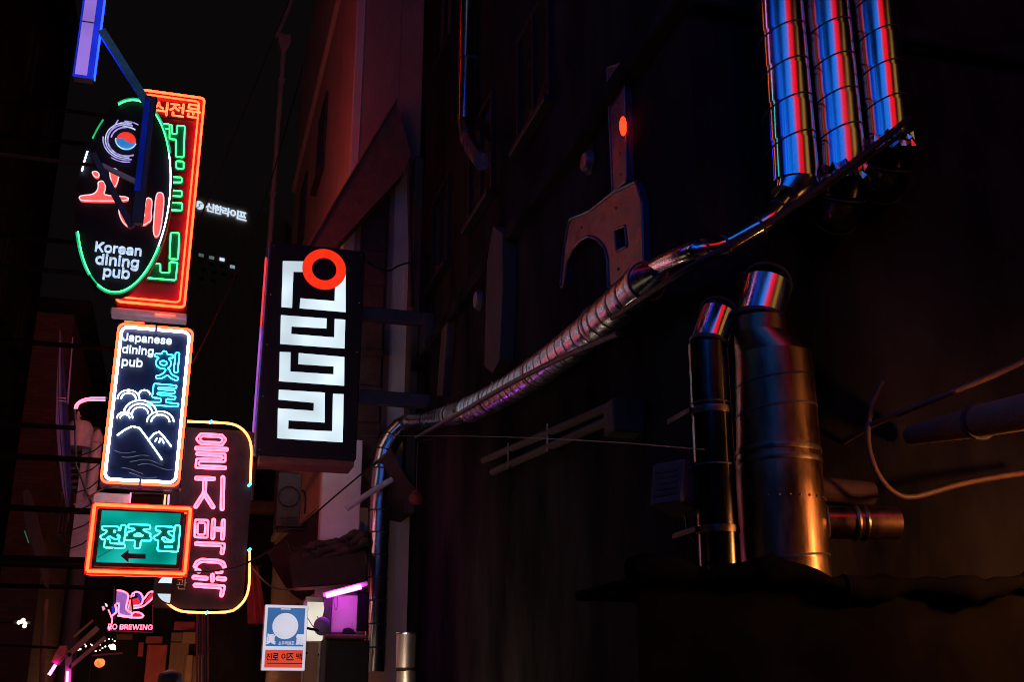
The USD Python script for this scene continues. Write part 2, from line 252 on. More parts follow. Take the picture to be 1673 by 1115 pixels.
glass_dark = paint("dark_window_glass", (.008, .008, .01), (.014, .014, .016), .2, 3, .02, 4, spec=.35)
red_board = paint("red_sign_board", (.17, .008, .006), (.26, .014, .010), .45, 4, .05, 30)
sign_black = paint("dusty_black_sign_sheet", (.022, .018, .020), (.045, .038, .040), .6, 5, .12, 50, spec=.2)
navy_board = paint("navy_sign_board", (.004, .010, .035), (.008, .022, .075), .4, 5, .05, 30)
green_panel = paint("dark_green_letter_panel", (.004, .10, .045), (.008, .16, .075), .5, 8, .05, 40)
plastic_white = paint("yellowed_white_plastic", (.55, .52, .48), (.72, .7, .66), .4, 5, .06, 30)
porcelain = paint("grey_porcelain", (.38, .40, .44), (.52, .54, .58), .25, 6, .05, 20)
cloth_banner = paint("purple_banner_cloth", (.16, .13, .34), (.30, .24, .52), .75, 7, .3, 60, streak=.4)
tan_pipe = paint("tan_lagged_pipe", (.20, .12, .075), (.32, .20, .13), .8, 6, .4, 30)
warm_plastic = paint("brown_plastic_pipe", (.08, .042, .025), (.15, .08, .048), .6, 5, .1, 30)
canvas = paint("black_canvas", (.004, .004, .004), (.011, .009, .008), .95, 3, .1, 8, spec=0)
tarp = paint("brown_tarpaulin", (.022, .014, .010), (.07, .04, .026), .7, 3, .5, 14)
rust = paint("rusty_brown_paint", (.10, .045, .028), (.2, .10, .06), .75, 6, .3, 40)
rust_dark = paint("dark_brown_sheet_metal", (.035, .02, .02), (.08, .045, .042), .75, 6, .3, 40, spec=.2)
redpaint = paint("faded_red_paint", (.32, .05, .035), (.48, .09, .06), .6, 5, .15, 30)
lantern_red = paint("dusty_red_lantern", (.10, .02, .015), (.18, .04, .03), .7, 8, .2, 40)
wood = paint("worn_brown_wood", (.16, .09, .045), (.3, .18, .1), .65, 3, .25, 20, streak=.15)
cardboard = paint("cardboard", (.33, .19, .10), (.44, .27, .15), .85, 5, .2, 30)
skin = paint("skin", (.42, .26, .19), (.5, .32, .24), .55, 20, .1, 90)
hairm = paint("black_hair", (.008, .007, .006), (.02, .017, .015), .45, 60, .4, 160)
coatm = paint("black_padded_coat", (.012, .012, .014), (.028, .027, .03), .6, 8, .3, 30)
denim = paint("dark_denim", (.02, .024, .04), (.04, .046, .07), .85, 30, .3, 120)

N_orange = emit("orange_neon", (11, .40, .11))
N_orange_soft = emit("orange_neon_letters", (4.5, .55, .18))
N_pink = emit("pink_neon", (5, .52, .9), 1.0)
N_pinkhot = emit("magenta_tube", (9, .9, 6.5))
N_mint = emit("mint_neon", (.18, 2.8, .72))
N_green = emit("green_neon", (.012, .50, .19), 1, .3)
N_cyan = emit("cyan_neon", (.25, 3.8, 5.4))
N_white = emit("white_neon", (3.4, 4.2, 5.6))
N_whiteword = emit("white_neon_words", (.95, 1.08, 1.3), 1, .1)
N_whitesoft = emit("white_lit_letters", (.55, .72, .98), 1, .3, 25)
N_whitedim = emit("dim_white_neon", (.10, .13, .19), 1, .6, 12)
N_yellow = emit("warm_yellow_neon", (4.5, 1.05, .33))
N_block = emit("white_block_letters", (.70, .84, .93), 1, .17, 2.2)
N_ring = emit("red_ring_light", (1.0, .032, .010), 1, .1)
N_koral = emit("coral_lit_letters", (1.05, .12, .11), 1, .12)
N_rimwhite = emit("white_letter_rim", (1.0, .75, .85))
N_blue = emit("taegeuk_blue", (.03, .22, .62)); N_red = emit("taegeuk_red", (.9, .045, .03))
N_lilac = emit("lilac_ring_light", (.42, .33, .85), 1, .4, 20)
N_lav = emit("lavender_light_box", (.30, .17, .68), 1, .12, 3)
N_bluebox = emit("deep_blue_edge_light", (.01, .025, .62), 1, .3, 4)
N_blueside = emit("blue_side_light", (.05, .2, 16.0), 1, .3, 4); N_greenhot = emit("strong_green_tube", (.04, 7.0, 1.0), 1, .2); N_postglow = emit("deep_blue_strip", (.002, .007, .14), 1, .25, 4)
N_teal = usdkit.material(stage, L("teal_backlit_face"), {
    "g": ("geometry", {}), "n": ("noise_texture", {"scale": 2.6, "detail": .5}),
    "c": ("rgb_ramp", {"ramp": [(.3, (.0, .16, .13)), (.52, (.0, .36, .29)), (.72, (.015, .56, .48))]}), "e": ("emission", {"strength": .9})},
    [("g.position", "n.vector"), ("n.fac", "c.fac"), ("c.color", "e.color")], surface="e.emission").GetPath().pathString
N_towersign = emit("tower_sign_light", (.62, .80, 1.0), 1, .05)
N_office = emit("office_window_light", (.16, .24, .28), 1, .7, .35)
N_sodablue = emit("blue_poster_light", (.045, .13, .34), 1, .1, 3)
N_sodared = emit("red_poster_light", (.78, .060, .025), 1, .08, 3)
N_sodawhite = emit("white_poster_light", (.62, .60, .72), 1, .08, 3)
N_posterpale = emit("pale_blue_poster_light", (.36, .50, .72), 1, .05)
N_posterdark = emit("dark_red_print", (.06, .006, .006), 1, .1)
N_darkarrow = paint("dark_maroon_print", (.05, .008, .012), (.07, .012, .016), .5)
N_cream = emit("cream_lit_panel", (.78, .70, .58), 1, .15, 4)
N_mag = emit("magenta_glow_tube", (24, 1.0, 27))
N_warm = emit("warm_bulb", (240, 80, 21), 1, 0)
N_addedbulb = emit("warm_shop_bulb", (95, 42, 18), 1, 0)
N_shopwin = emit("lit_shop_pane", (.42, .27, .15), 1, .35, 2)
N_addedface = emit("white_stand_face", (5.0, 3.9, 2.8), 1, .2, 2)
N_fairy = emit("fairy_bulb", (2.6, 2.0, 1.5), 1, .3)
N_lantern = emit("orange_lantern", (1.6, .28, .08), 1, .5, 14)
N_redtube = emit("red_edge_tube", (1.1, .05, .07)); N_purptube = emit("purple_edge_tube", (.42, .10, .62))
N_bootlilac = emit("lilac_lit_acrylic", (.33, .12, .46), 1, .2, 8); N_bootblue = emit("blue_lit_acrylic", (.02, .03, .45)); N_bootred = emit("red_lit_acrylic", (.75, .02, .05))
B_blue = emit("blue_board_face", (.007, .075, 1.15), 1, .35, .8); B_cyan = emit("azure_board_face", (.02, .52, 1.5), 1, .3, .8)
B_red = emit("red_board_face", (1.6, .012, .02), 1, .25, .8); B_yellow = emit("amber_board_face", (.48, .25, .05), 1, .25, .8)
B_pink = emit("pink_street_tube", (4.5, 1.2, 3.8)); B_aqua = emit("aqua_street_tube", (.25, 2.8, 2.8))

# ------------------------------------------------------------------ things and parts
used = {}
def numbered(base, parent="/World"):
    k = used.get((parent, base), 0); used[(parent, base)] = k + 1
    return base if k == 0 else f"{base}_{k:03d}"
def custom(p, **kw):
    for k, v in kw.items():
        if v: p.SetCustomDataByKey(k, v)
class Thing:
    def __init__(self, name, label=None, category=None, group=None, kind=None):
        self.name, self.data, self.parts = name, dict(label=label, category=category, group=group, kind=kind), []
    def add(self, name, mesh, mat, parent=None, smooth=False, label=None):
        self.parts.append((name, mesh, mat, parent, smooth, label)); return len(self.parts) - 1
    def back(self, yc, skip=()):
        """the same lit pieces on the sign's other side, which reads the right way round from there"""
        lo = np.min([np.array(p[1].vertices).min(0) for p in self.parts[:1]], 0); hi = np.max([np.array(p[1].vertices).max(0) for p in self.parts[:1]], 0)
        xc = (lo[0] + hi[0]) / 2
        for n, m, mat, par, sm, lab in list(self.parts):
            if "tube" in n or "letter" in n or n in ("face", "block_letter", "red_ring", "word", "rim_channel", "lit_face"):
                if n in skip or np.array(m.vertices)[:, 1].max() > yc: continue
                m2 = m.copy(); v = np.array(m.vertices); v[:, 0] = 2 * xc - v[:, 0]; v[:, 1] = 2 * yc - v[:, 1]; m2.vertices = v
                self.add(n, m2, mat, None, sm, lab)
    def done(self):
        lo = np.min([np.array(p[1].vertices).min(0) for p in self.parts], 0); hi = np.max([np.array(p[1].vertices).max(0) for p in self.parts], 0)
        base = np.array([(lo[0] + hi[0]) / 2, (lo[1] + hi[1]) / 2, lo[2]])
        root = "/World/" + numbered(self.name)
        if len(self.parts) == 1:
            n, m, mat, _, sm, _ = self.parts[0]
            m = m.copy(); m.vertices = np.array(m.vertices) - base
            g = usdkit.mesh(stage, root, m, mat, sm)
            UsdGeom.Xformable(g).AddTranslateOp().Set(Gf.Vec3d(*base.tolist())); custom(g.GetPrim(), **self.data); return root
        x = UsdGeom.Xform.Define(stage, root); x.AddTranslateOp().Set(Gf.Vec3d(*base.tolist())); custom(x.GetPrim(), **self.data)
        paths = []
        for n, m, mat, par, sm, lab in self.parts:
            pp = root if par is None else paths[par]
            path = pp + "/" + numbered(n, pp)
            m = m.copy(); m.vertices = np.array(m.vertices) - base
            g = usdkit.mesh(stage, path, m, mat, sm); paths.append(path)
            if lab: custom(g.GetPrim(), label=lab)
        return root
def single(name, mesh, mat, label=None, category=None, group=None, kind=None, smooth=False):
    t = Thing(name, label, category, group, kind); t.add(name, mesh, mat, smooth=smooth); return t.done()

# ================================================================== THE SETTING
single("ground", cat([trimesh.Trimesh([[-600, -600, 0], [600, -600, 0], [600, 600, 0], [-600, 600, 0]], [[0, 1, 2], [0, 2, 3]], process=False)]), asphalt, kind="structure")

def window_x(t, X, y0, y1, z0, z1, out=-1, frame=steel_dark, pane=glass_dark):
    """a window on a wall that faces along x; out = the direction it faces"""
    w = .06; d = .05 * out
    fr = cat([bx((X, y0, z0), (X + d, y1, z0 + w)), bx((X, y0, z1 - w), (X + d, y1, z1)), bx((X, y0, z0 + w), (X + d, y0 + w, z1 - w)), bx((X, y1 - w, z0 + w), (X + d, y1, z1 - w)),
              bx((X, (y0 + y1) / 2 - .025, z0 + w), (X + d * .8, (y0 + y1) / 2 + .025, z1 - w))])
    k = t.add("window", fr, frame)
    t.add("pane", bx((X + .002 * out, y0 + w, z0 + w), (X + .015 * out, y1 - w, z1 - w)), pane, k)
    t.add("sill", bx((X, y0 - .06, z0 - .07), (X + .12 * out, y1 + .06, z0 - .003), .01), frame, k)
def window_y(t, Y, x0, x1, z0, z1, frame=steel_dark, pane=glass_dark, out=-1):
    w = .06; d = .05 * out
    fr = cat([bx((x0, Y, z0), (x1, Y + d, z0 + w)), bx((x0, Y, z1 - w), (x1, Y + d, z1)), bx((x0, Y, z0 + w), (x0 + w, Y + d, z1 - w)), bx((x1 - w, Y, z0 + w), (x1, Y + d, z1 - w)),
              bx(((x0 + x1) / 2 - .025, Y, z0 + w), ((x0 + x1) / 2 + .025, Y + d * .8, z1 - w))])
    k = t.add("window", fr, frame)
    t.add("pane", bx((x0 + w, Y + .002 * out, z0 + w), (x1 - w, Y + .015 * out, z1 - w)), pane, k)

# the dark building on the right: long face at x = 3, short face at y = 6
XB, YB, XL = 3.0, 6.0, -3.0
t = Thing("alley_building", "black grimy building on the right carrying the shiny exhaust ducts", "building")
t.add("wall", bx((XB, YB, 0), (11, 15.5, 15)), plaster_dark)
t.add("cornice", bx((XB - .12, YB - .12, 6.05), (11, 15.45, 6.2), .02), plaster_dark)
t.add("parapet", bx((XB - .05, YB - .05, 15), (11, 15.5, 15.5), .03), plaster_dark)
for y0 in (8.9, 11.0, 13.2):
    for z0 in (7.0, 10.4):
        window_x(t, XB, y0, y0 + 1.1, z0, z0 + 1.3, frame=black_paint)
# sheet metal hood with an arched mouth, a flange round its edge, and a downpipe above it
arch = [(931, 470), (936, 432), (946, 408), (958, 394), (972, 387), (986, 392), (997, 404), (1003, 425), (1004, 452)]
g2 = xpoly([(925, 470), (931, 404), (940, 360), (975, 345), (1012, 316), (1050, 298), (1060, 330), (1064, 440), (1030, 455), (1016, 470), (1005, 470)], XB).difference(xpoly(arch + [(1004, 520), (925, 520)], XB))
g2 = max(polys(g2), key=lambda q: q.area).buffer(.04, quad_segs=4).buffer(-.08, quad_segs=4).buffer(.04, quad_segs=4)
g2 = max(polys(g2), key=lambda q: q.area)
hole = xpoly([(1016, 380), (1031, 373), (1034, 402), (1019, 409)], XB).buffer(.012)
k = t.add("hood", prism_x(g2.difference(hole), XB - .05, .05), gloss_panel, label="dull purple grey sheet metal hood with an arched mouth")
t.add("flange", cat([tube(fillet([(XB - .052, y, z) for y, z in g2.exterior.coords[:-1]], .03), .014, 6, True), tube([(XB - .052, y, z) for y, z in hole.exterior.coords[:-1]], .012, 6, True)]), gloss_panel, k, smooth=60)
for px, py in ((950, 372), (1006, 340), (1046, 312), (1052, 420), (1010, 440)):
    p = at_x(px, py, XB - .053); b_ = trimesh.creation.icosphere(1, .012); b_.apply_translation(p); t.add("rivet", b_, alu_dull, k)
pl_ = xpoly([(1003, 112), (1031, 104), (1036, 296), (1012, 316)], XB).buffer(-.012).buffer(.012)
k = t.add("upright_plate", prism_x(pl_, XB - .055, .055), gloss_panel, label="weathered narrow upright metal plate")
t.add("plate_flange", tube(fillet([(XB - .057, y, z) for y, z in pl_.exterior.coords[:-1]], .02), .010, 6, True), gloss_panel, k, smooth=60)
for py in (130, 170, 250, 285):
    p = at_x(1008 + (py - 130) * .04, py, XB - .058); b_ = trimesh.creation.icosphere(1, .009); b_.apply_translation(p); t.add("rivet", b_, alu_dull, k)
t.done()
t = Thing("added_red_glow", "added red glow standing in for a sign reflection on the upright plate", "lamp")  # added glowing globe stands in for the orange sign mirrored in the plate
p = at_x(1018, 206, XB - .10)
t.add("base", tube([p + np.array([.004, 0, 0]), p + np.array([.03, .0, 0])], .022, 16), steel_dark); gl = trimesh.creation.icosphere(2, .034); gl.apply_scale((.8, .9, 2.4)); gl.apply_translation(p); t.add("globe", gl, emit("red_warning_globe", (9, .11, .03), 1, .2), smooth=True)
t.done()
# pilaster strips of plaster that catch a little light
t = Thing("plaster_pier", "dim plaster pier on the black wall, chipped at its top, beside the flexible duct", "pier")
t.add("pier", prism_x(xpoly([(812, 600), (816, 430), (826, 372), (842, 384), (843, 470), (838, 590), (826, 612)], XB - .0), XB - .14, .14), plaster_mid); t.done()
t = Thing("plaster_pier", "thin dim upright pier left of the chipped one on the black wall", "pier")
t.add("pier", prism_x(xpoly([(726, 648), (734, 540), (744, 520), (742, 560), (736, 648)], XB), XB - .10, .10), plaster_mid); t.done()
t = Thing("plaster_pier", "tall faint blue corner pier at the end of the black wall", "pier")
t.add("pier", bx((2.86, 15.15, 4.0), (3.0, 15.48, 9.5), .02), plaster_mid); t.done()

# pale building with its corner towards the viewer
t = Thing("pale_building", "pale plastered building lit dull red behind the white lettered sign", "building")
t.add("wall", bx((1.93, 15.5, 0), (8, 27, 18)), plaster_pale)
t.add("shade_panel", bx((2.06, 15.47, 5.2), (2.62, 15.499, 14.1)), front_shade); t.add("shade_panel", bx((2.06, 15.47, 9.3), (3.0, 15.498, 17.9)) if False else bx((2.63, 15.47, 9.4), (2.99, 15.499, 14.1)), front_shade); t.add("shade_panel", bx((2.06, 15.47, 14.4), (2.99, 15.499, 17.9)), front_shade)  # thin dark panels that paint the shade of this face
t.add("corner_pilaster", bx((1.90, 15.46, 6.6), (2.05, 15.9, 17.9), .02), plaster_pale)
t.add("ledge", bx((1.84, 15.42, 14.2), (8, 27, 14.36), .02), plaster_pale)
t.add("ledge", bx((1.84, 15.42, 5.0), (2.6, 27, 5.12), .02), plaster_pale)
for y0 in (19.6, 23.2):
    for z0 in (6.6, 11.4):
        window_x(t, 1.93, y0, y0 + 1.3, z0, z0 + 1.6)
sh = t.add("shutter_box", bx((2.12, 15.36, 4.1), (2.52, 15.46, 9.2), .015), rust_dark)
for k in range(9):
    t.add("slat", bx((2.15, 15.335, 4.2 + k * .55), (2.49, 15.36, 4.62 + k * .55), .008), rust_dark, sh)
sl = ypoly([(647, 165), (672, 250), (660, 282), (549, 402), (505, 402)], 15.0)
k = t.add("shadow_slab", prism_y(sl, 15.0, .40), rust)  # dark slab shaped like the shadow band the box sign casts here
t.add("shadow_slab_edge", tube([at_y(648, 163, 14.98), at_y(504, 403, 14.98)], .018, 8), rust, k)
t.add("tiled_bay", bx((1.72, 15.2, 2.6), (2.25, 15.46, 5.0), .01), tile_lav, label="lavender lit tiled bay below the big sign")
t.done()
t = Thing("low_dark_building", "lower dark brick building further along the alley behind the pale one", "building")
t.add("wall", bx((1.9, 27.2, 0), (8, 40, 12)), brick_far); t.add("parapet", bx((1.84, 27.15, 12), (8, 40, 12.35), .03), plaster_dark)
for y0 in (28.4, 32, 35.5):
    for z0 in (4.4, 7.8): window_x(t, 1.9, y0, y0 + 1.4, z0, z0 + 1.5)
t.done()
t = Thing("alley_building", "black building along the left side from which the neon signs hang", "building")
t.add("wall", bx((-9, 8.2, 0), (XL, 21, 14)), soot); t.add("parapet", bx((-9, 8.2, 14), (XL + .05, 21, 14.4), .03), plaster_dark)
for y0 in (16.2, 18.6):
    for z0 in (3.6, 7, 10.4): window_x(t, XL, y0, y0 + 1.2, z0, z0 + 1.4, out=1, frame=soot)
for k in range(3):
    y0 = 8.7 + k * 1.25
    w_ = t.add("shop_window", cat([bx((XL, y0, .3), (XL + .06, y0 + .06, 2.3)), bx((XL, y0 + 1.14, .3), (XL + .06, y0 + 1.2, 2.3)), bx((XL, y0 + .06, 2.24), (XL + .06, y0 + 1.14, 2.3)), bx((XL, y0 + .06, .3), (XL + .06, y0 + 1.14, .36))]), steel_dark)
    t.add("lit_pane", bx((XL + .002, y0 + .06, .36), (XL + .02, y0 + 1.14, 2.24)), N_shopwin, w_)
t.done()
t = Thing("alley_building", "dark building on the left nearest the viewer, carrying the blue light board", "building")
t.add("wall", bx((-9, -4, 0), (-2.0, 8.1, 14)), plaster_dark); t.add("parapet", bx((-9, -4, 14), (-1.95, 8.1, 14.4), .03), plaster_dark)
t.done()
t = Thing("low_dark_building", "low dark house at the far left of the alley", "building")
t.add("wall", bx((-9, 21.4, 0), (-2.4, 40, 8.5)), brick_far); t.add("roof", bx((-9, 21.2, 8.5), (-2.1, 40.2, 8.75), .04), plaster_dark)
for y0 in (23, 27, 31):
    window_x(t, -2.4, y0, y0 + 1.4, 4.6, 6.0, out=1)
t.done()
# the shop row that closes the alley
t = Thing("shop_house", "dark shop house at the end of the alley with red and brown shutters", "building")
YE = 26.0
t.add("wall", bx((-7, YE, 0), (1.88, YE + 8, 5.6)), plaster_dark); t.add("roof", bx((-7.1, YE - .5, 5.6), (1.86, YE + 8, 5.85), .04), rust)
def yb(t, name, x0, y0, x1, y1, Y, d, mat, c=.012, parent=None, label=None):
    a, b = at_y(x0, y0, Y), at_y(x1, y1, Y)
    return t.add(name, bx((a[0], Y, a[2]), (b[0], Y + d, b[2]), c), mat, parent, label=label)
yb(t, "shutter", 241, 1054, 264, 1160, YE - .08, .08, redpaint, label="narrow dull red shutter"); yb(t, "shutter_box", 239, 1040, 265, 1052, YE - .2, .2, redpaint)
yb(t, "shutter_box", 190, 1036, 216, 1046, YE - .2, .2, rust)
yb(t, "cabinet_door", 279, 1050, 300, 1160, YE - .1, .1, wood); yb(t, "cabinet_door", 302, 1072, 326, 1160, YE - .14, .14, wood)
yb(t, "fascia", 280, 1034, 298, 1049, YE - .2, .2, wood); yb(t, "fascia", 299, 1033, 321, 1052, YE - .3, .3, cardboard, label="pale tan fascia box catching the light")
yb(t, "fascia", 285, 1016, 318, 1031, YE - .2, .2, redpaint)
for x in (305, 323): yb(t, "door_rail", x, 1071, x + 3, 1160, YE - .17, .03, cardboard)
yb(t, "lantern_strip", 227, 1050, 233, 1074, YE - .1, .06, redpaint)
t.done()

# ================================================================== FAR TOWER
YT = 120.0
t = Thing("office_tower", "distant black office tower with a few lit windows under its roof sign", "building")
tl = at_y(250, 300, YT); tr = at_y(430, 300, YT)
dx = math.cos(math.radians(19)); dy = math.sin(math.radians(19))
def tw(u, z, out=0.0):       # a point of the tower's front, which is turned away a little
    return np.array([tl[0] + u * dx + out * dy * -1, YT + u * -dy * -1 - out * dx, z])
def tquad(u0, u1, z0, z1, o0, o1):
    p = [tw(u, z, o) for u in (u0, u1) for z in (z0, z1) for o in (o0, o1)]
    return trimesh.convex.convex_hull(np.array(p))
t.add("facade", tquad(-2, 16, 0, 57, -12, 0), plaster_pale)
def tpx(px, py):             # where the sight line through a pixel meets the tower's front
    n = np.array([-dy, dx, 0]) * -1; d = ray(px, py); o = tw(0, 0)
    p = EYE + d * ((o - EYE) @ n) / (d @ n)
    return (p - o) @ np.array([dx, dy, 0]), p[2]
wins = [(329, 417, 1), (346, 421, 1), (363, 424, 2), (381, 430, 0), (328, 428, 0), (345, 431, 0), (364, 434, 0), (380, 436, 1)]
for (px, py, b) in wins:
    u, z = tpx(px, py)
    t.add("lit_window" if b else "window", tquad(u - .28, u + .28, z - .20, z + .16, 0, .05), {0: glass_dark, 1: N_office, 2: N_towersign}[b])
for px, py in [(333, 440), (350, 444), (366, 448), (383, 452), (330, 455), (348, 459)]:
    u, z = tpx(px, py); t.add("window", tquad(u - .28, u + .28, z - .2, z + .16, 0, .05), glass_dark)
t.done()
t = Thing("tower_sign", "small white glowing rooftop lettering on the distant tower", "sign")
for i, c in enumerate("신한라이프"):
    x0 = 337.5 + i * 13.3; y0 = 331 + i * 3.5
    (w, h), ps = GLYPHS[c]
    u0, z1 = tpx(x0, y0); u1, z0 = tpx(x0 + 12.2, y0 + 16 + 1.2)
    ms = []
    for r in ps:
        q = Polygon(r[0], r[1:]).buffer(0)
        for qq in polys(q):
            m = trimesh.creation.extrude_polygon(qq, 1.0, engine="earcut"); v = np.array(m.vertices)
            m.vertices = np.array([tw(u0 + a / w * (u1 - u0), z0 + b / h * (z1 - z0), .06 + .1 * k) for a, b, k in v]); m.fix_normals(); ms.append(m)
    t.add("letter", cat(ms), N_towersign)
u, z = tpx(326.5, 336)
rr = abs(tpx(333.5, 336)[0] - u)
disc = Point(0, 0).buffer(rr, quad_segs=8)
sw = LineString([(-.55 * rr, -.75 * rr), (.1 * rr, -.2 * rr), (-.15 * rr, .25 * rr), (.6 * rr, .55 * rr)]).buffer(rr * .17)
ms = []
for qq in polys(disc.difference(sw)):
    m = trimesh.creation.extrude_polygon(qq, 1.0, engine="earcut"); v = np.array(m.vertices)
    m.vertices = np.array([tw(u + a, z + b, .06 + .1 * k) for a, b, k in v]); m.fix_normals(); ms.append(m)
t.add("round_emblem", cat(ms), N_towersign)
t.done()

# ================================================================== NEON SIGNS
def rect_px(tl, tr, br, bl): return [tl, tr, br, bl]
def yquad_box(pts, Y, d, mat, t, name, **k):
    """an upright box whose outline on y = Y fits the four picture corners (made a true rectangle)"""
    w = np.array([at_y(x, y, Y) for x, y in pts])
    x0, x1 = (w[0][0] + w[3][0]) / 2, (w[1][0] + w[2][0]) / 2; z1, z0 = (w[0][2] + w[1][2]) / 2, (w[2][2] + w[3][2]) / 2
    t.add(name, bx((x0, Y, z0), (x1, Y + d, z1), k.get("c", .01)), mat, k.get("parent")); return x0, x1, z0, z1
def rrect(x0, x1, z0, z1, r, Y, n=4):
    p = sbox(x0 + r, z0 + r, x1 - r, z1 - r).buffer(r, quad_segs=n)
    return np.array([(x, Y, z) for x, z in p.exterior.coords[:-1]])
def span(p, a, b):
    return p[a:b]
def arm(t, p, q, s=.03, mat=canvas, name="arm"):
    t.add(name, tube([p, q], s, 4), mat)

# --- orange sign with the green letters
Y = 13.9
t = Thing("neon_sign", "large red board with glowing orange border and green letters, behind the oval sign", "neon sign")
x0, x1, z0, z1 = yquad_box([(230, 149), (330, 158), (312, 508), (184, 498)], Y, .22, red_board, t, "board", c=.03)
for k, (ins, r) in enumerate(((.025, .017), (.085, .013))):
    p = rrect(x0 + ins, x1 - ins, z0 + ins, z1 - ins, .05, Y - .05)
    t.add("border_tube", tube(p, r, 6, True), N_orange)
for k, c in enumerate("식전문"):
    b = (251 + k * 27, 164 + k * 2.4, 273 + k * 27, 189 + k * 2.4)
    yb(t, "letter_plate", b[0] - 1, b[1] - 2, b[2] + 2, b[3] + 3, Y - .03, .028, red_board)
    t.add("small_letter", outline_tubes(glyph(c, b, Y - .055).buffer(-.001), Y - .055, .006, 5), N_orange_soft)
# green letter panels, each rimmed by mint neon
def panel_letter(t, pts, Y, name="green_letter", holes=()):
    g = ypoly(pts, Y, holes).buffer(0)
    k = t.add(name, prism_y(g.buffer(.022), Y, .03), green_panel)
    t.add("outline_tube", outline_tubes(g.simplify(.004), Y - .02, .010), N_mint, k)
YG = Y - .05
panel_letter(t, [(277, 205), (281, 205), (281, 220), (289, 220), (289, 206), (302, 207), (300, 258), (287, 257), (288, 229), (277, 228)], YG)
panel_letter(t, [(262, 203), (277, 204), (277, 212), (268, 211), (262, 211)], YG)
panel_letter(t, [(288, 264), (300, 265), (300, 277), (288, 276)], YG)
panel_letter(t, [(281, 290), (297, 291), (297, 299), (281, 299)], YG)
panel_letter(t, [(280, 312), (297, 313), (297, 322), (280, 321)], YG)
panel_letter(t, [(276, 332), (298, 333), (297, 345), (276, 344)], YG)
panel_letter(t, [(279, 381), (293, 382), (291, 425), (277, 424)], YG)
panel_letter(t, [(240, 431), (262, 432), (262, 446), (277, 447), (277, 429), (290, 430), (287, 459), (240, 455)], YG)
t.add("added_back_panel", bx((x0 + .12, Y + .221, z0 + .12), (x1 - .12, Y + .23, z1 - .12)), emit("red_lit_back_panel", (7.0, .75, .32), 1, .15))  # added glow, unseen from the front, to redden the pale building
# shade box under the sign and its arms back to the wall
t.add("tray", bx((x0 - .03, Y - .04, z0 - .13), (x1 + .02, Y + .2, z0 - .05), .012), steel_blue)
t.add("tray_tube", tube([(x0 + .5, Y - .09, z0 - .11), (x1 - .12, Y - .09, z0 - .11)], .008, 6), N_orange)
arm(t, (x0, Y + .1, z1 - .4), (XL, Y + .1, z1 - .4)); arm(t, (x0, Y + .1, z0 + .4), (XL, Y + .1, z0 + .4))
t.back(Y + .11)
t.done()

# --- oval sign
Y = 13.3
t = Thing("oval_sign", "black oval pub sign with green neon rim and coral letters", "sign")
c0 = at_y(204, 318, Y); ax = abs(at_y(283, 318, Y)[0] - at_y(125, 318, Y)[0]) / 2; az_ = abs(at_y(204, 157, Y)[2] - at_y(204, 481, Y)[2]) / 2
el = lambda k, s0, s1, n: np.array([(c0[0] + (ax - k) * math.sin(a), Y - .04, c0[2] + (az_ - k) * math.cos(a)) for a in np.radians(np.linspace(s0, s1, n))])
ov = Polygon([(p[0], p[2]) for p in el(.0, 0, 360, 65)[:-1]])
t.add("board", prism_y(ov, Y, .14), black_paint, smooth=30)
for s0, s1, m in ((-22, 14, N_mint), (22, 62, N_mint), (62, 120, N_white), (120, 158, N_mint), (158, 200, N_mint), (200, 212, N_green), (212, 244, N_mint), (-80, -67, N_white), (-58, -42, N_green)):
    t.add("rim_tube", tube(el(.03, s0, s1, max(5, int((s1 - s0) / 4))), .010, 6), m)
    t.add("rim_channel", tube(el(.008, s0, s1, max(5, int((s1 - s0) / 4))), .010, 6), N_green if m is N_mint else steel_dark)
shapes = [[(150, 281), (158, 280), (163, 286), (160, 291), (153, 288)],
          [(160, 298), (166, 296), (171, 298), (173, 308), (169, 317), (175, 320), (210, 322), (210, 329), (135, 329), (129, 325), (131, 320), (150, 319), (158, 314), (161, 306)],
          [(178, 277), (188, 275), (194, 282), (194, 292), (189, 306), (184, 304), (181, 294)],
          [(194, 340), (199, 343), (205, 356), (213, 367), (209, 371), (200, 363), (195, 352)],
          [(229, 335), (234, 340), (238, 338), (237, 328), (242, 323), (249, 327), (247, 345), (248, 360), (242, 364), (235, 369), (227, 364), (230, 350)],
          [(255, 317), (262, 314), (268, 319), (267, 345), (262, 380), (257, 388), (250, 385), (252, 350)]]
for k, s in enumerate(shapes):
    g = ypoly(s, Y - .05)
    if k == 4: g = g.difference(Point(at_y(233, 352, Y - .05)[0], at_y(233, 352, Y - .05)[2]).buffer(.024))
    q = np.array([(x, Y - .06, z) for x, z in polys(g)[0].exterior.coords[:-1]])
    kk = t.add("coral_letter", prism_y(Polygon([(a[0], a[2]) for a in chaikin(q, True, 2)]).difference(Point(at_y(233, 352, Y - .05)[0], at_y(233, 352, Y - .05)[2]).buffer(.024)) if k == 4 else Polygon([(a[0], a[2]) for a in chaikin(q, True, 2)]), Y - .05, .05), N_koral)
    t.add("letter_rim", tube(chaikin(q, True, 2), .0075, 5, True), N_rimwhite, kk)
for s, xa, yb_, xb in (("Korean", 155, 411, 231.5), ("dining", 155.5, 431.5, 227), ("pub", 168, 452, 212)):
    m = text(s, xa, yb_, xb, Y - .03, .03, True); t.add("word", m, N_whitesoft)
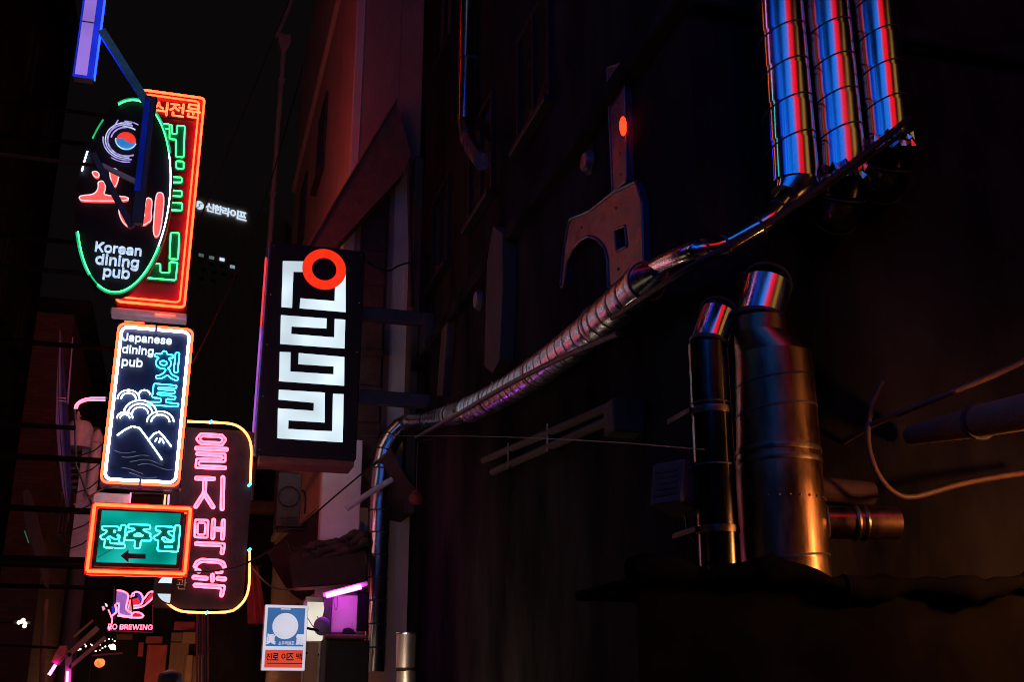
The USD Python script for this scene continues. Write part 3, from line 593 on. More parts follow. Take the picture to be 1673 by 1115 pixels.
# round emblem
cc = at_y(206, 229, Y - .05); e = abs(at_y(222, 229, Y - .05)[0] - cc[0])
def arcs(r, a0, a1, rad, mat, n=20):
    a = np.radians(np.linspace(a0, a1, n)); t.add("emblem_ring", tube(np.stack([cc[0] + r * np.cos(a), np.full(n, Y - .05), cc[2] + r * np.sin(a)], 1), rad, 5), mat)
D = Point(cc[0], cc[2]).buffer(e, quad_segs=12)
wave = [(cc[0] - e * 1.1, cc[2] + .08 * e)] + [(cc[0] + u * e, cc[2] + .22 * e * math.sin(-u * math.pi)) for u in np.linspace(-1, 1, 15)] + [(cc[0] + e * 1.1, cc[2])]
up = Polygon(wave + [(cc[0] + 2 * e, cc[2] + 3 * e), (cc[0] - 2 * e, cc[2] + 3 * e)]).buffer(0)
t.add("emblem_half", prism_y(D.intersection(up), Y - .05, .05), N_red); t.add("emblem_half", prism_y(D.difference(up.buffer(.004)), Y - .05, .05), N_blue)
arcs(e * 1.08, 175, 345, .008, N_whitesoft); arcs(e * 1.55, 95, 175, .009, N_lilac); arcs(e * 1.62, 60, 110, .010, N_whitesoft)
arcs(e * 1.9, 75, 300, .011, N_lilac, 40); arcs(e * 2.12, 80, 285, .007, N_whitesoft, 40); arcs(e * 2.35, 178, 290, .008, N_lilac, 30); arcs(e * 2.3, 62, 100, .008, N_lilac); arcs(e * 2.62, 240, 285, .007, N_lilac)
t.add("emblem_ring", yline([(193, 196), (186, 207), (178, 218)], Y - .05, .008), N_lilac)
arm(t, (c0[0] - ax * .6, Y + .1, c0[2] + az_ * .5), (XL, Y + .1, c0[2] + az_ * .5)); arm(t, (c0[0] - ax * .6, Y + .1, c0[2] - az_ * .5), (XL, Y + .1, c0[2] - az_ * .5))
t.back(Y + .11, ("rim_channel", "rim_tube", "letter_rim"))
t.done()

# --- blue board with the white waves
Y = 13.1
t = Thing("neon_sign", "navy board with orange and white neon border, white English words and wave lines", "neon sign")
x0, x1, z0, z1 = yquad_box([(184, 527), (314, 537), (301, 802), (168, 792)], Y, .2, navy_board, t, "board", c=.015)
for part in range(2):
    for ins, r, m in ((.028, .015, N_orange), (.064, .019, N_white)):
        p = rrect(x0 + ins, x1 - ins, z0 + ins, z1 - ins, .07, Y - .05, 5)
        n = len(p); cxm = (x0 + x1) / 2
        left = [q for q in np.roll(p, -int(np.argmin(np.hypot(p[:, 0] - x0 - ins, p[:, 2] - (z0 + z1) / 2))), 0)]
        ext = np.array([(cxm - .012 if part == 0 else cxm + .012, Y - .05, z1 - ins)])
        half = np.array([q for q in p if (q[0] < cxm) == (part == 0)])
        key = (np.arctan2(half[:, 2] - (z0 + z1) / 2, half[:, 0] - cxm) + 2 * np.pi) % (2 * np.pi) if part == 0 else np.arctan2(half[:, 2] - (z0 + z1) / 2, half[:, 0] - cxm)
        half = half[np.argsort(key)]
        xe = cxm - .012 if part == 0 else cxm + .012
        first, last = (z1 - ins, z0 + ins) if part == 0 else (z0 + ins, z1 - ins)
        t.add("border_tube", tube(np.vstack([[(xe, Y - .05, first)], half, [(xe, Y - .05, last)]]), r, 6), m)
for s, xa, yb_, xb in (("Japanese", 200, 557, 281), ("dining", 199, 577, 251), ("pub", 198.5, 598, 233)):
    t.add("word", text(s, xa, yb_, xb, Y - .05, .03, True), N_whiteword)
for c, b in (("힛", (253, 572, 292, 623)), ("토", (244, 626, 292, 666))):
    t.add("cyan_letter", outline_tubes(glyph(c, b, Y - .05).buffer(-.004).simplify(.006), Y - .05, .0085, 6), N_cyan)
# plain rolling lines: scallops, two humps and level strokes
def sc(cx, cy, r, a0=180, a1=360, n=11, sq=.8): return [(cx + r * math.cos(math.radians(a)), cy + r * sq * math.sin(math.radians(a))) for a in np.linspace(a0, a1, n)]
for cx, cy, rs in ((210, 652, (18, 12)), (229, 676, (27, 20, 13)), (262, 690, (22, 15)), (204, 684, (13, 8)), (236, 645, (9,))):
    for r in rs: t.add("wave_tube", yline(sc(cx, cy, r), Y - .05, .0095), N_white)
t.add("wave_tube", yline([(191, 712), (205, 702), (216, 697), (228, 700), (240, 716), (254, 736), (265, 752)], Y - .05, .0105), N_white)
t.add("wave_tube", yline([(244, 718), (252, 709), (260, 706), (267, 713), (280, 730)], Y - .05, .010), N_white)
for xa, ya, xb, yb2 in ((253, 722, 257, 716), (260, 724, 262, 716), (268, 725, 264, 717)): t.add("wave_tube", yline([(xa, ya), (xb, yb2)], Y - .05, .009), N_white)
for k in range(7):
    y0 = 736 + k * 8
    t.add("dim_tube", yline([(186 + (k * 13) % 40 + i * 9, y0 + 3.5 * math.sin(i * .9 + k) + i * .9) for i in range(5 + k % 4)], Y - .03, .0035, 5, 1), N_whitedim)
arm(t, (x0, Y + .1, z1 - .3), (XL, Y + .1, z1 - .3)); arm(t, (x0, Y + .1, z0 + .3), (XL, Y + .1, z0 + .3))
t.back(Y + .10, ("dim_tube",))
t.done()

# --- pink-lettered sign with the yellow rounded border
Y = 14.2
t = Thing("neon_sign", "black sign with four stacked pink neon letters in a rounded yellow neon border", "neon sign")
pa = at_y(257, 692, Y); pb = at_y(410, 1002, Y)
xa, xb, zb, za = at_y(256, 850, Y)[0], at_y(410, 850, Y)[0], pb[2], pa[2]
t.add("board", prism_y(sbox(xa + .10, zb + .10, xb - .08, za - .08).buffer(.06), Y + .04, .14), sign_black)
rp = lambda pts, m, r=.017: t.add("border_tube", yline(pts, Y, r, 6, 1), m)
rp([(303, 689), (344, 690.5)], N_yellow); rp([(346, 690.5), (374, 692), (388, 696), (400, 705), (408, 718), (411, 734), (410, 760), (409, 791)], N_yellow)
rp([(408, 901), (408, 935), (407, 960), (402, 978), (392, 991), (377, 1001), (340, 1002)], N_yellow); rp([(337, 1002), (300, 1001), (284, 995), (271, 984), (261, 970)], N_yellow)
for x, y in ((345, 690), (338.5, 1002), (408, 793), (408, 899)): t.add("electrode", yline([(x - 3, y + 2), (x + 2, y - 2)], Y - .01, .018), N_cyan)
H_, RT = .0165, .0150
def let(*strokes):
    t.add("pink_letter", cat([stroke(s[0], Y - .02, H_, RT, 6, len(s) > 1) for s in strokes]), N_pink)
g_ = lambda *p: (list(p),)
let(([(329, 711), (362, 713), (367, 719), (362, 726), (329, 724), (323, 718)], 1), g_((321, 733), (370, 735)), g_((323, 742), (366, 744), (366, 753), (323, 752), (322, 763), (367, 765)))
let(g_((321, 782), (349, 783)), g_((334.5, 784), (334, 806), (320, 828)), g_((334, 807), (348, 829)), g_((364, 781), (363, 832)))
let(([(321, 852), (338, 853), (337, 877), (320, 876)], 1), g_((349, 851), (347.5, 879)), g_((365, 852), (363.5, 880)), g_((350, 865), (363, 866)), g_((321, 889), (365, 891), (363, 904)))
let(g_((319, 926), (322, 920), (329, 916.5), (357, 918), (364, 921), (366.5, 927)), g_((322, 932.5), (325, 934)), g_((355, 935), (361, 935)), g_((317, 944), (337, 946)), g_((347, 941), (347, 949)), g_((356, 946), (367, 947)), g_((319, 957), (365, 960), (362, 973)))
t.add("small_letter", outline_tubes(glyph("관", (289, 946, 305, 964), Y - .01).buffer(-.004), Y - .01, .004, 5), emit("dull_orange_letter", (.30, .10, .03)))
# the half-round light at its lower left corner
q = at_y(281, 962, Y - .12); rr = abs(at_y(255, 962, Y - .12)[0] - q[0])
D = Point(q[0], q[2]).buffer(rr, quad_segs=12).intersection(sbox(q[0] - 2 * rr, q[2] - 2 * rr, q[0], q[2] + 2 * rr))
kk = t.add("half_round_box", prism_y(D, Y - .12, .10), black_paint)
t.add("lit_face", prism_y(D.buffer(-.008).intersection(sbox(-9, q[2] + .32 * rr, 9, 99)), Y - .128, .008), N_block, kk)
t.add("lit_face", prism_y(D.buffer(-.008).intersection(sbox(-9, -9, 9, q[2] - .38 * rr)), Y - .128, .008), N_block, kk)
arm(t, (xa, Y + .1, za - .5), (XL, Y + .1, za - .5)); arm(t, (xa, Y + .1, zb + .5), (XL, Y + .1, zb + .5))
t.back(Y + .11, ("border_tube",))
t.done()

# --- green arrow sign
Y = 12.8
t = Thing("arrow_sign", "teal backlit sign with left arrow inside a square orange neon border", "neon sign")
x0, x1, z0, z1 = yquad_box([(158, 829), (300, 836), (294, 931), (155, 924)], Y, .16, black_paint, t, "case", c=.01)
w = np.array([at_y(x, y, Y - .02) for x, y in [(164, 833), (294, 841), (289, 924), (160, 918)]])
fx0, fx1, fz1, fz0 = (w[0][0] + w[3][0]) / 2, (w[1][0] + w[2][0]) / 2, (w[0][2] + w[1][2]) / 2, (w[2][2] + w[3][2]) / 2
face = t.add("face", bx((fx0, Y - .02, fz0), (fx1, Y - .002, fz1)), N_teal)
w = np.array([at_y(x, y, Y - .06) for x, y in [(151, 825), (309, 831), (304, 941), (146, 931)]])
ox0, ox1, oz1, oz0 = (w[0][0] + w[3][0]) / 2, (w[1][0] + w[2][0]) / 2, (w[0][2] + w[1][2]) / 2, (w[2][2] + w[3][2]) / 2
for p, q in (((ox0, oz1), (ox1, oz1)), ((ox1, oz1), (ox1, oz0)), ((ox1, oz0), (ox0, oz0)), ((ox0, oz0), (ox0, oz1))):
    t.add("border_tube", tube([(p[0], Y - .05, p[1]), (q[0], Y - .05, q[1])], .019, 6), N_orange)
t.add("border_channel", cat([bx((ox0 - .03, Y - .02, oz1 - .035), (ox1 + .03, Y, oz1 + .035)), bx((ox0 - .03, Y - .02, oz0 - .035), (ox1 + .03, Y, oz0 + .035)),
      bx((ox0 - .035, Y - .02, oz0 + .036), (ox0 + .035, Y, oz1 - .036)), bx((ox1 - .035, Y - .02, oz0 + .036), (ox1 + .035, Y, oz1 - .036))]), redpaint)
for c, b in (("전b", (167, 858, 203, 896)), ("주", (207, 858, 245, 897)), ("집", (254, 859, 290, 902))):
    g = glyph(c, b, Y - .04)
    kk = t.add("letter", prism_y(g.buffer(.004), Y - .035, .015), green_panel)
    t.add("outline_tube", outline_tubes(g.buffer(.006).simplify(.005), Y - .05, .0085, 6), N_cyan, kk)
t.add("arrow", prism_y(ypoly([(197, 909), (210, 899), (210, 905), (238, 906), (238, 914), (210, 913), (210, 920)], Y - .03), Y - .034, .014), N_darkarrow)
t.add("wire", yline([(160, 911), (187, 896)], Y - .06, .004), black_rubber); t.add("wire", yline([(205, 857), (255, 859)], Y - .045, .003), black_rubber)
arm(t, (x0, Y + .08, z1 - .04), (XL, Y + .08, z1 - .02), .035); arm(t, (x0, Y + .08, z0 + .06), (XL, Y + .08, z0 + .06), .035)
t.back(Y + .08)
t.done()

# --- the pink-rimmed white box behind
Y = 14.0
t = Thing("box_sign", "white box sign with a double pink neon corner, mostly hidden behind the navy sign", "sign")
for off in (0, 3.6):
    t.add("corner_tube", yline([(122 + off, 668), (124 + off, 661), (131 + off * .8, 655 + off * .6), (144 + off * .3, 650.5 + off), (172, 650.5 + off * 1.2)], Y, .011, 6, 1), N_pink)
yb(t, "panel", 153, 805, 212, 829, Y, .12, plastic_white)
t.add("edge_tube", yline([(213.5, 806), (212, 830)], Y - .02, .009), N_pink); t.add("edge_tube", yline([(270, 809), (268, 832)], Y - .35, .012), N_yellow); t.add("edge_tube", yline([(276, 809), (274, 832)], Y - .35, .012), N_pink)
t.add("frame", cat([yline([(122, 668), (124, 760), (150, 826)], Y + .05, .012, 4), yline([(172, 651), (240, 652)], Y + .05, .012, 4), yline([(212, 806), (276, 808)], Y + .03, .010, 4)]), steel_dark)
arm(t, at_y(124, 700, Y + .05), np.array([XL, Y + .05, at_y(124, 700, Y)[2]]))
t.done()

# --- brewery neon
Y = 17.0
t = Thing("neon_sign", "small pink neon figure with boot and raised hand above pink brewery lettering", "neon sign")
nl = lambda pts, m=N_pink, r=.013, s=1: t.add("line_tube", yline(pts, Y, r, 5, s), m)
fill = lambda pts, m, n="lit_piece": t.add(n, prism_y(ypoly(pts, Y + .03), Y + .03, .02), m)
fill([(191, 965), (210, 971), (206, 990), (205, 997), (215, 1003), (213, 1009), (195, 1005), (194, 988), (189, 987)], N_bootlilac); fill([(182, 992), (188, 989), (191, 1001), (184, 1006)], N_bootblue)
fill([(216, 980), (226, 977), (230, 987), (217, 990)], N_bootred); fill([(217, 1005), (228, 1002), (235, 1009), (219, 1009)], N_bootred); fill([(235, 986), (245, 972), (250, 968), (251, 978), (242, 984)], N_bootred)
fill([(222, 971), (230, 972), (233, 982), (228, 984), (225, 977)], N_bootblue); fill([(209, 998), (213, 981), (216, 1000)], emit("peach_lit_acrylic", (.8, .22, .16)))
nl([(191, 965), (202, 967), (210, 972), (209, 981), (206, 992), (206, 997), (216, 1003), (215, 1009), (195, 1006), (193, 998), (195, 987), (190, 987)])
nl([(214, 977), (215, 972), (219, 970), (220, 974), (216, 975)], r=.008); nl([(216, 971), (224, 967), (232, 972), (234, 981), (231, 989), (218, 991)])
nl([(234, 981), (238, 976), (243, 969), (249, 967), (252, 970), (251, 976), (247, 981), (241, 986), (234, 992), (218, 995)]); nl([(216, 1004), (219, 1001), (230, 1002), (236, 1009), (222, 1011), (192, 1007)])
nl([(188, 988), (191, 1001), (183, 1007), (181, 1010)]); nl([(177, 997), (180, 1004), (184, 1013), (181, 1025), (178, 1031)], r=.010); nl([(213, 981), (209, 997)], r=.008)
t.add("letters", text("RO BREWING", 176, 1029, 249, Y, .02, True), N_pink)
t.add("frame", cat([yline([(186, 960), (186, 1012)], Y + .06, .015, 4), yline([(176, 1032), (250, 1035)], Y + .06, .012, 4), yline([(250, 1035), (250, 968)], Y + .06, .012, 4)]), steel_dark)
fill([(166, 992), (170, 991), (172, 996), (168, 999)], emit("pale_pink_lit_piece", (.8, .3, .45))); fill([(171, 986), (175, 988), (176, 992), (173, 992)], N_rimwhite)
arm(t, at_y(186, 962, Y + .06), np.array([XL, Y + .06, at_y(186, 962, Y)[2]]))
t.done()

# --- the big box sign with white block letters
Y = 14.0
t = Thing("box_sign", "tall black box sign with maze-like white block letters and a red ring", "sign")
x0, x1, z0, z1 = yquad_box([(437, 397), (593, 407), (586, 752), (422, 743)], Y, .55, black_paint, t, "case", c=.012)
Z = lambda pts: [(x / 2.656 + 400, y / 2.656 + 370) for x, y in pts]
for s in ([(165, 150), (262, 152), (262, 197), (211, 196), (205, 353), (159, 350)], [(394, 180), (438, 180), (438, 372), (238, 355), (241, 312), (390, 324)],
          [(157, 385), (356, 400), (354, 443), (203, 434), (201, 467), (388, 482), (390, 402), (436, 405), (433, 530), (153, 510)],
          [(152, 545), (199, 547), (197, 630), (385, 643), (386, 608), (232, 598), (234, 550), (432, 567), (431, 692), (148, 672)],
          [(148, 709), (348, 722), (347, 852), (190, 842), (188, 880), (379, 890), (383, 727), (429, 729), (425, 938), (141, 920), (144, 790), (299, 801), (300, 766), (146, 752)]):
    g = ypoly(Z(s), Y - .012)
    if s[0] in ((165, 150), (394, 180)):
        c = at_y(*Z([(345, 185)])[0], Y - .012); g = g.difference(Point(c[0], c[2]).buffer(abs(at_y(*Z([(440, 185)])[0], Y - .012)[0] - c[0])))
    t.add("block_letter", prism_y(g, Y - .012, .011), N_block)
c = at_y(*Z([(345, 185)])[0], Y - .02); ro = abs(at_y(*Z([(439, 185)])[0], Y - .02)[0] - c[0]); ri = ro * .565
t.add("red_ring", prism_y(Point(c[0], c[2]).buffer(ro, quad_segs=16).difference(Point(c[0], c[2]).buffer(ri, quad_segs=14)), Y - .02, .02), N_ring)
t.add("ring_core", prism_y(Point(c[0], c[2]).buffer(ri - .004, quad_segs=14), Y - .016, .015), black_paint)
zs = np.linspace(z1 - .12, z0 + .1, 9)
t.add("side_trim", bx((x0 - .012, Y + .12, z0 + .01), (x0 - .001, Y + .50, z1 - .01)), alu)
t.add("edge_tube", tube([(x0 - .03, Y + .30, z) for z in zs[:4]], .014, 6), N_redtube); t.add("edge_tube", tube([(x0 - .03, Y + .30, z) for z in zs[3:]], .014, 6), N_purptube)  # glowing tubes stand in for red and purple reflections on the metal side
t.add("base_tray", bx((x0 + .05, Y + .03, z0 - .09), (x1 - .02, Y + .5, z0 - .003), .01), rust)
for xx in (x0 + .05, x1 - .05):
    for zz in np.linspace(z0 + .06, z1 - .06, 5): b_ = trimesh.creation.icosphere(1, .010); b_.apply_translation((xx, Y - .002, zz)); t.add("screw", b_, alu)
t.add("feed_cable", tube(chaikin(np.array([(x1 - .2, Y + .3, z1), (x1 - .1, Y + .35, z1 + .12), (x1 + .35, Y + .4, z1 - .15), (2.6, Y + .5, z1 + .1), (2.99, Y + .5, z1 + .15)]), False, 2), .014, 6), black_rubber)
for py in (517, 652):
    z = at_y(640, py, Y + .3)[2]
    t.add("arm", bx((x1, Y + .22, z - .10), (3.0, Y + .36, z + .08), .01), steel_dark)
t.add("arm_plate", bx((2.86, Y + .12, at_y(640, 560, Y)[2]), (2.999, Y + .46, at_y(640, 500, Y)[2]), .01), steel_dark)
t.back(Y + .275, ("edge_tube",))
t.done()

# --- poster light box low down
Y = 13.2
t = Thing("poster_box", "white framed light box poster, blue above orange-red, low beside the stall", "sign")
x0, x1, z0, z1 = yquad_box([(431, 987), (503, 991), (499, 1099), (428, 1096)], Y, .12, plastic_white, t, "case", c=.012)
m = .035
zsplit = at_y(465, 1060, Y)[2]
t.add("frame", prism_y(sbox(x0 + .006, z0 + .006, x1 - .006, z1 - .006).difference(sbox(x0 + m, zsplit + .02, x1 - m, z1 - m)).difference(sbox(x0 + m, z0 + m, x1 - m, zsplit - .02)), Y - .012, .011), N_sodawhite)
t.add("blue_face", bx((x0 + m, Y - .008, zsplit + .02), (x1 - m, Y - .001, z1 - m)), N_sodablue); t.add("red_face", bx((x0 + m, Y - .008, z0 + m), (x1 - m, Y - .001, zsplit - .02)), N_sodared)
cq = at_y(466, 1024, Y); rr = abs(at_y(487, 1024, Y)[0] - cq[0])
k = t.add("white_disc", prism_y(Point(cq[0], cq[2]).buffer(rr, quad_segs=12), Y - .014, .006), N_sodawhite)
for a in range(20):
    an = a / 20 * 2 * math.pi
    t.add("dot", prism_y(Point(cq[0] + .84 * rr * math.cos(an), cq[2] + .84 * rr * math.sin(an)).buffer(rr * .035, quad_segs=2), Y - .017, .003), N_posterpale, k)
for c, b in (("眞", (435, 1036, 450, 1054)), ("露", (484, 1037, 499, 1055))): t.add("character", prism_y(glyph(c, b, Y - .016), Y - .016, .008), N_sodawhite)
for i, c in enumerate(["소", "주s", "의", "원", "조"]): t.add("small_letter", prism_y(glyph(c, (455 + i * 5.3, 1048.5, 459.5 + i * 5.3, 1055), Y - .014), Y - .014, .006), N_sodawhite)
for c, xx in (("진", 435), ("로", 445.5), ("이", 460), ("즈", 470), ("백", 484)):
    t.add("red_letter", prism_y(glyph(c, (xx, 1068, xx + 9.6, 1080), Y - .014), Y - .014, .006), N_posterdark)
yb(t, "caption_line", 436, 1084, 494, 1086, Y - .014, .006, N_posterdark, 0)
yb(t, "caption_line", 459, 995, 475, 997, Y - .014, .006, N_sodawhite, 0)
xe = at_y(531, 1020, Y)[0]; arm(t, (x1, Y + .06, z1 - .25), (xe, Y + .5, z1 - .25), .015); arm(t, (x1, Y + .06, z0 + .2), (xe, Y + .5, z0 + .2), .015)
t.done()

# --- lavender light box overhead with its bracket
Y = 8.0
t = Thing("box_sign", "slim lavender light box with deep blue edge hanging at the top left corner", "sign")
a = at_y(130, 130, Y); b = at_y(153, 130, Y); ztop = a[2] + 1.6; zbot = at_y(140, 127, Y)[2]
xl = at_y(128, 60, Y)[0]; xr = at_y(161, 60, Y)[0]
t.add("case", bx((xl, Y, zbot), (xr, Y + .09, ztop), .006), steel_dark)
t.add("front_face", bx((xl + .012, Y - .008, zbot + .02), (xr - .045, Y - .001, at_y(140, 37, Y)[2])), N_lav); t.add("front_face", bx((xl + .012, Y - .008, at_y(140, 34, Y)[2]), (xr - .045, Y - .001, ztop - .02)), N_lav)
t.add("edge_light", prism_y(sbox(xl - .002, zbot - .004, xr + .002, ztop).difference(sbox(xl + .010, zbot + .014, xr - .042, ztop + 1)), Y - .012, .010), N_bluebox)
t.add("side_face", bx((xr + .001, Y + .005, zbot + .03), (xr + .008, Y + .085, ztop - .03)), N_blueside)
pz = at_y(164, 45, Y)[2]
t.add("green_tube", tube([(at_y(163.5, 20, Y)[0], Y + .05, pz), (at_y(163.5, 20, Y)[0], Y + .05, ztop)], .009, 6), N_greenhot); t.add("white_tube", tube([(at_y(160, 20, Y)[0], Y - .0, pz - .15), (at_y(160, 20, Y)[0], Y - .0, ztop)], .005, 6), N_lilac)
arm(t, (xl, Y + .05, zbot + .8), (XL, Y + .05, zbot + .8)); arm(t, (xl, Y + .05, zbot + 1.4), (XL, Y + .05, zbot + 1.4))
t.done()
t = Thing("sign_bracket", "grey steel bracket of slanted struts and a post crossing in front of the oval sign", "bracket")
def flat(p, q, w, d, name, mat=steel_blue):
    p, q = np.asarray(p), np.asarray(q); u = (q - p) / np.linalg.norm(q - p); n = np.array([0, -1.0, 0]); s = np.cross(u, n); s /= np.linalg.norm(s)
    pts = [c + s * w * i + n * d * j for c in (p, q) for i in (-1, 1) for j in (-1, 1)]
    t.add(name, trimesh.convex.convex_hull(np.array(pts)), mat)
flat(at_y(166, 50, Y), at_y(240, 168, Y), .030, .02, "strut", teal_lit_steel) 
pt_, pb_ = at_y(240, 158, Y), at_y(222, 366, Y)
t.add("post", bx((pb_[0] - .035, Y - .03, pb_[2]), (pb_[0] + .05, Y + .03, pt_[2]), .006), steel_dark)
t.add("blue_glow_face", bx((pb_[0] - .037, Y - .040, pb_[2] + .25), (pb_[0] + .006, Y - .0305, pt_[2] - .05)), N_postglow)  # emissive sheet standing in for blue light falling on the post
flat(at_y(152, 252, Y), at_y(216, 372, Y), .022, .018, "strut", steel_dark); flat(at_y(166, 270, Y), at_y(228, 300, Y), .016, .015, "strut")
t.add("anchor", tube([at_y(168, 272, Y), np.array([-2.0, Y, at_y(228, 300, Y)[2] + .1])], .015, 4), black_paint)
t.done()

# ================================================================== STREET LIGHTS AND BOARDS BESIDE AND BEHIND THE VIEWER
t = Thing("wall_sign", "wide blue light board high on the left building", "sign")
t.add("case", bx((-1.999, -3.6, 6.2), (-1.86, 3.4, 10.0), .02), steel_dark)
for k in range(12): t.add("lit_panel", bx((-1.86, -3.54 + k * .575, 6.3), (-1.85, -3.54 + k * .575 + .56, 9.9)), B_blue if k % 3 else B_cyan)
t.done()
t = Thing("alley_building", "dark building closing the street behind the viewer", "building")
t.add("wall", bx((-9, -12, 0), (16, -4.02, 17)), plaster_dark)
for x in (-1.5, 1.5, 4.5, 7.5): window_y(t, -4.02, x, x + 1.3, 4.2, 5.8, out=1)
t.done()
t = Thing("wall_sign", "tall azure light board on the building behind the viewer", "sign")
t.add("case", bx((-1.8, -4.0, 8.4), (3.1, -3.86, 12.7), .02), steel_dark)
for k in range(8): t.add("lit_panel", bx((-1.72 + k * .6, -3.86, 8.5), (-1.72 + k * .6 + .59, -3.85, 12.6)), B_cyan if k % 2 else B_blue)
t.done()
t = Thing("wall_sign", "red light board on the building behind the viewer", "sign")
t.add("case", bx((3.12, -4.0, 8.4), (7.4, -3.86, 12.7), .02), steel_dark)
for k in range(5): t.add("lit_panel", bx((3.2 + k * .8, -3.86, 8.5), (3.2 + k * .8 + .79, -3.85, 12.6)), B_red)
t.done()
t = Thing("alley_building", "dark building on the far side of the right hand yard", "building")
t.add("wall", bx((9.5, -4, 0), (16, 6, 15)), plaster_dark)
for y in (-2.5, 0, 2.5): window_x(t, 9.5, y, y + 1.3, 4.2, 5.8)
t.done()
t = Thing("wall_sign", "amber light board over the right hand yard", "sign")
t.add("case", bx((9.36, -3.6, 6.4), (9.5, .4, 11.0), .02), steel_dark)
for k in range(4): t.add("lit_panel", bx((9.35, -3.55 + k * .98, 6.5), (9.36, -3.55 + k * .98 + .94, 10.9)), B_yellow)
t.done()
t = Thing("tube_light", "upright pink and aqua tube light on the left building's wall", "light")
t.add("holder", bx((-1.999, 5.75, 6.2), (-1.94, 5.95, 11), .01), steel_dark)
t.add("tube", tube([(-1.88, 5.85, 8.3), (-1.88, 5.85, 10.9)], .09, 8), B_pink); t.add("tube", tube([(-1.88, 5.85, 6.3), (-1.88, 5.85, 8.2)], .09, 8), B_aqua)
t.done()
t = Thing("tube_light", "upright blue tube light near the roof of the left building", "light")
t.add("holder", bx((-1.999, 4.0, 10.6), (-1.94, 4.8, 13.9), .01), steel_dark)
for y in (4.15, 4.65): t.add("tube", tube([(-1.86, y, 10.7), (-1.86, y, 13.8)], .10, 8), emit("blue_street_tube", (.03, .35, 5.0)) if y < 4.4 else L("blue_street_tube"))
t.done()
t = Thing("tube_light", "upright red tube light near the roof of the farther left building", "light")
t.add("holder", bx((XL, 13.5, 11.2), (XL + .06, 14.1, 14), .01), steel_dark); t.add("tube", tube([(XL + .14, 13.8, 11.3), (XL + .14, 13.8, 13.9)], .11, 8), emit("red_street_tube", (5.0, .12, .06)))
t.done()
t = Thing("tube_light", "upright orange tube light high on the left building's wall", "light")
t.add("holder", bx((-1.999, 7.3, 6.3), (-1.94, 7.7, 9.6), .01), steel_dark); t.add("tube", tube([(-1.86, 7.5, 6.4), (-1.86, 7.5, 9.5)], .09, 8), emit("orange_street_tube", (3.2, .45, .10)))
t.done()
t = Thing("box_sign", "added plain white light box, out of view, low on the left wall", "sign")  # unseen box added so the short bottom duct catches its light
t.add("case", bx((-1.95, 5.2, 1.4), (-1.35, 5.9, 2.75), .02), plastic_white); t.add("lit_face", bx((-1.91, 5.901, 1.45), (-1.39, 5.91, 2.7)), N_addedface); t.add("bracket", bx((-1.999, 5.4, 2.0), (-1.951, 5.7, 2.2), .01), steel_dark)
t.done()
LX, LY, LZ = 4.9, 4.1, 2.5
t = Thing("lamp_post", "yard post with a bare warm bulb under a tin shade and an amber tube above", "lamp")
t.add("post", tube([(LX + .25, LY - .05, 0), (LX + .25, LY - .05, 4.9)], .05, 12), steel_dark, smooth=40)
b_ = trimesh.creation.icosphere(2, .12); b_.apply_translation((LX, LY, LZ)); t.add("bulb", b_, N_warm, smooth=True)
prof = np.array([(.03, .26), (.05, .25), (.22, .10), (.225, .10), (.06, .27), (.03, .28)]); sh = trimesh.creation.revolve(prof, sections=24); sh.apply_translation((LX, LY, LZ)); t.add("shade", sh, steel_dark, smooth=40)
t.add("bracket", tube([(LX, LY, LZ + .27), (LX, LY, LZ + .36), (LX + .25, LY - .05, LZ + .40)], .012, 6), steel_dark)
t.add("amber_tube", tube([(LX + .16, LY - .02, 3.0), (LX + .16, LY - .02, 4.1)], .05, 10), emit("amber_post_tube", (5.0, 1.6, .38), 1, .3))
t.done()

# ================================================================== DUCTS
def mitre(p0, d0, d1, R, n):
    """points of an elbow that turns from direction d0 to d1 round a radius R, starting at p0"""
    d0, d1 = np.asarray(d0, float) / np.linalg.norm(d0), np.asarray(d1, float) / np.linalg.norm(d1)
    th = math.acos(np.clip(d0 @ d1, -1, 1)); s = d1 - d0 * (d0 @ d1); s /= np.linalg.norm(s)
    return [p0 + R * (math.sin(a) * d0 + (1 - math.cos(a)) * s) for a in np.linspace(0, th, n + 1)[1:]]
def sections(t, pts, r, mat, cuts, sides=40, rt=.004, w=.005, collar=seam_mat, shear=None):
    """a duct along pts, split at the given point numbers, with a seam ring on every cut"""
    pts = [np.asarray(p, float) for p in pts]
    for a, b in zip(cuts[:-1], cuts[1:]):
        t.add("duct_section", tube(pts[a:b + 1], r, sides), mat, smooth=50)
    for c in cuts[1:-1]:
        d = pts[min(c + 1, len(pts) - 1)] - pts[c - 1]
        t.add("seam", ring(pts[c], d, r, w, rt, sides, shear if abs(d[2]) > .9 * np.linalg.norm(d) else None), collar, smooth=30)
def straight(p, q, n): return [p + (q - p) * k / n for k in range(n + 1)]
def hoop(t, c, axis, r, w=.02, rt=.012, mat=alu): t.add("band", ring(c, axis, r, w, rt, 36), mat, smooth=30)

YD = 5.62
def cyl_at(pl, pr, py, Y):
    a, b = at_y(pl, py, Y), at_y(pr, py, Y); c = (a + b) / 2
    return c, (b[0] - a[0]) / 2 * math.cos(math.atan2(c[0], c[1]))
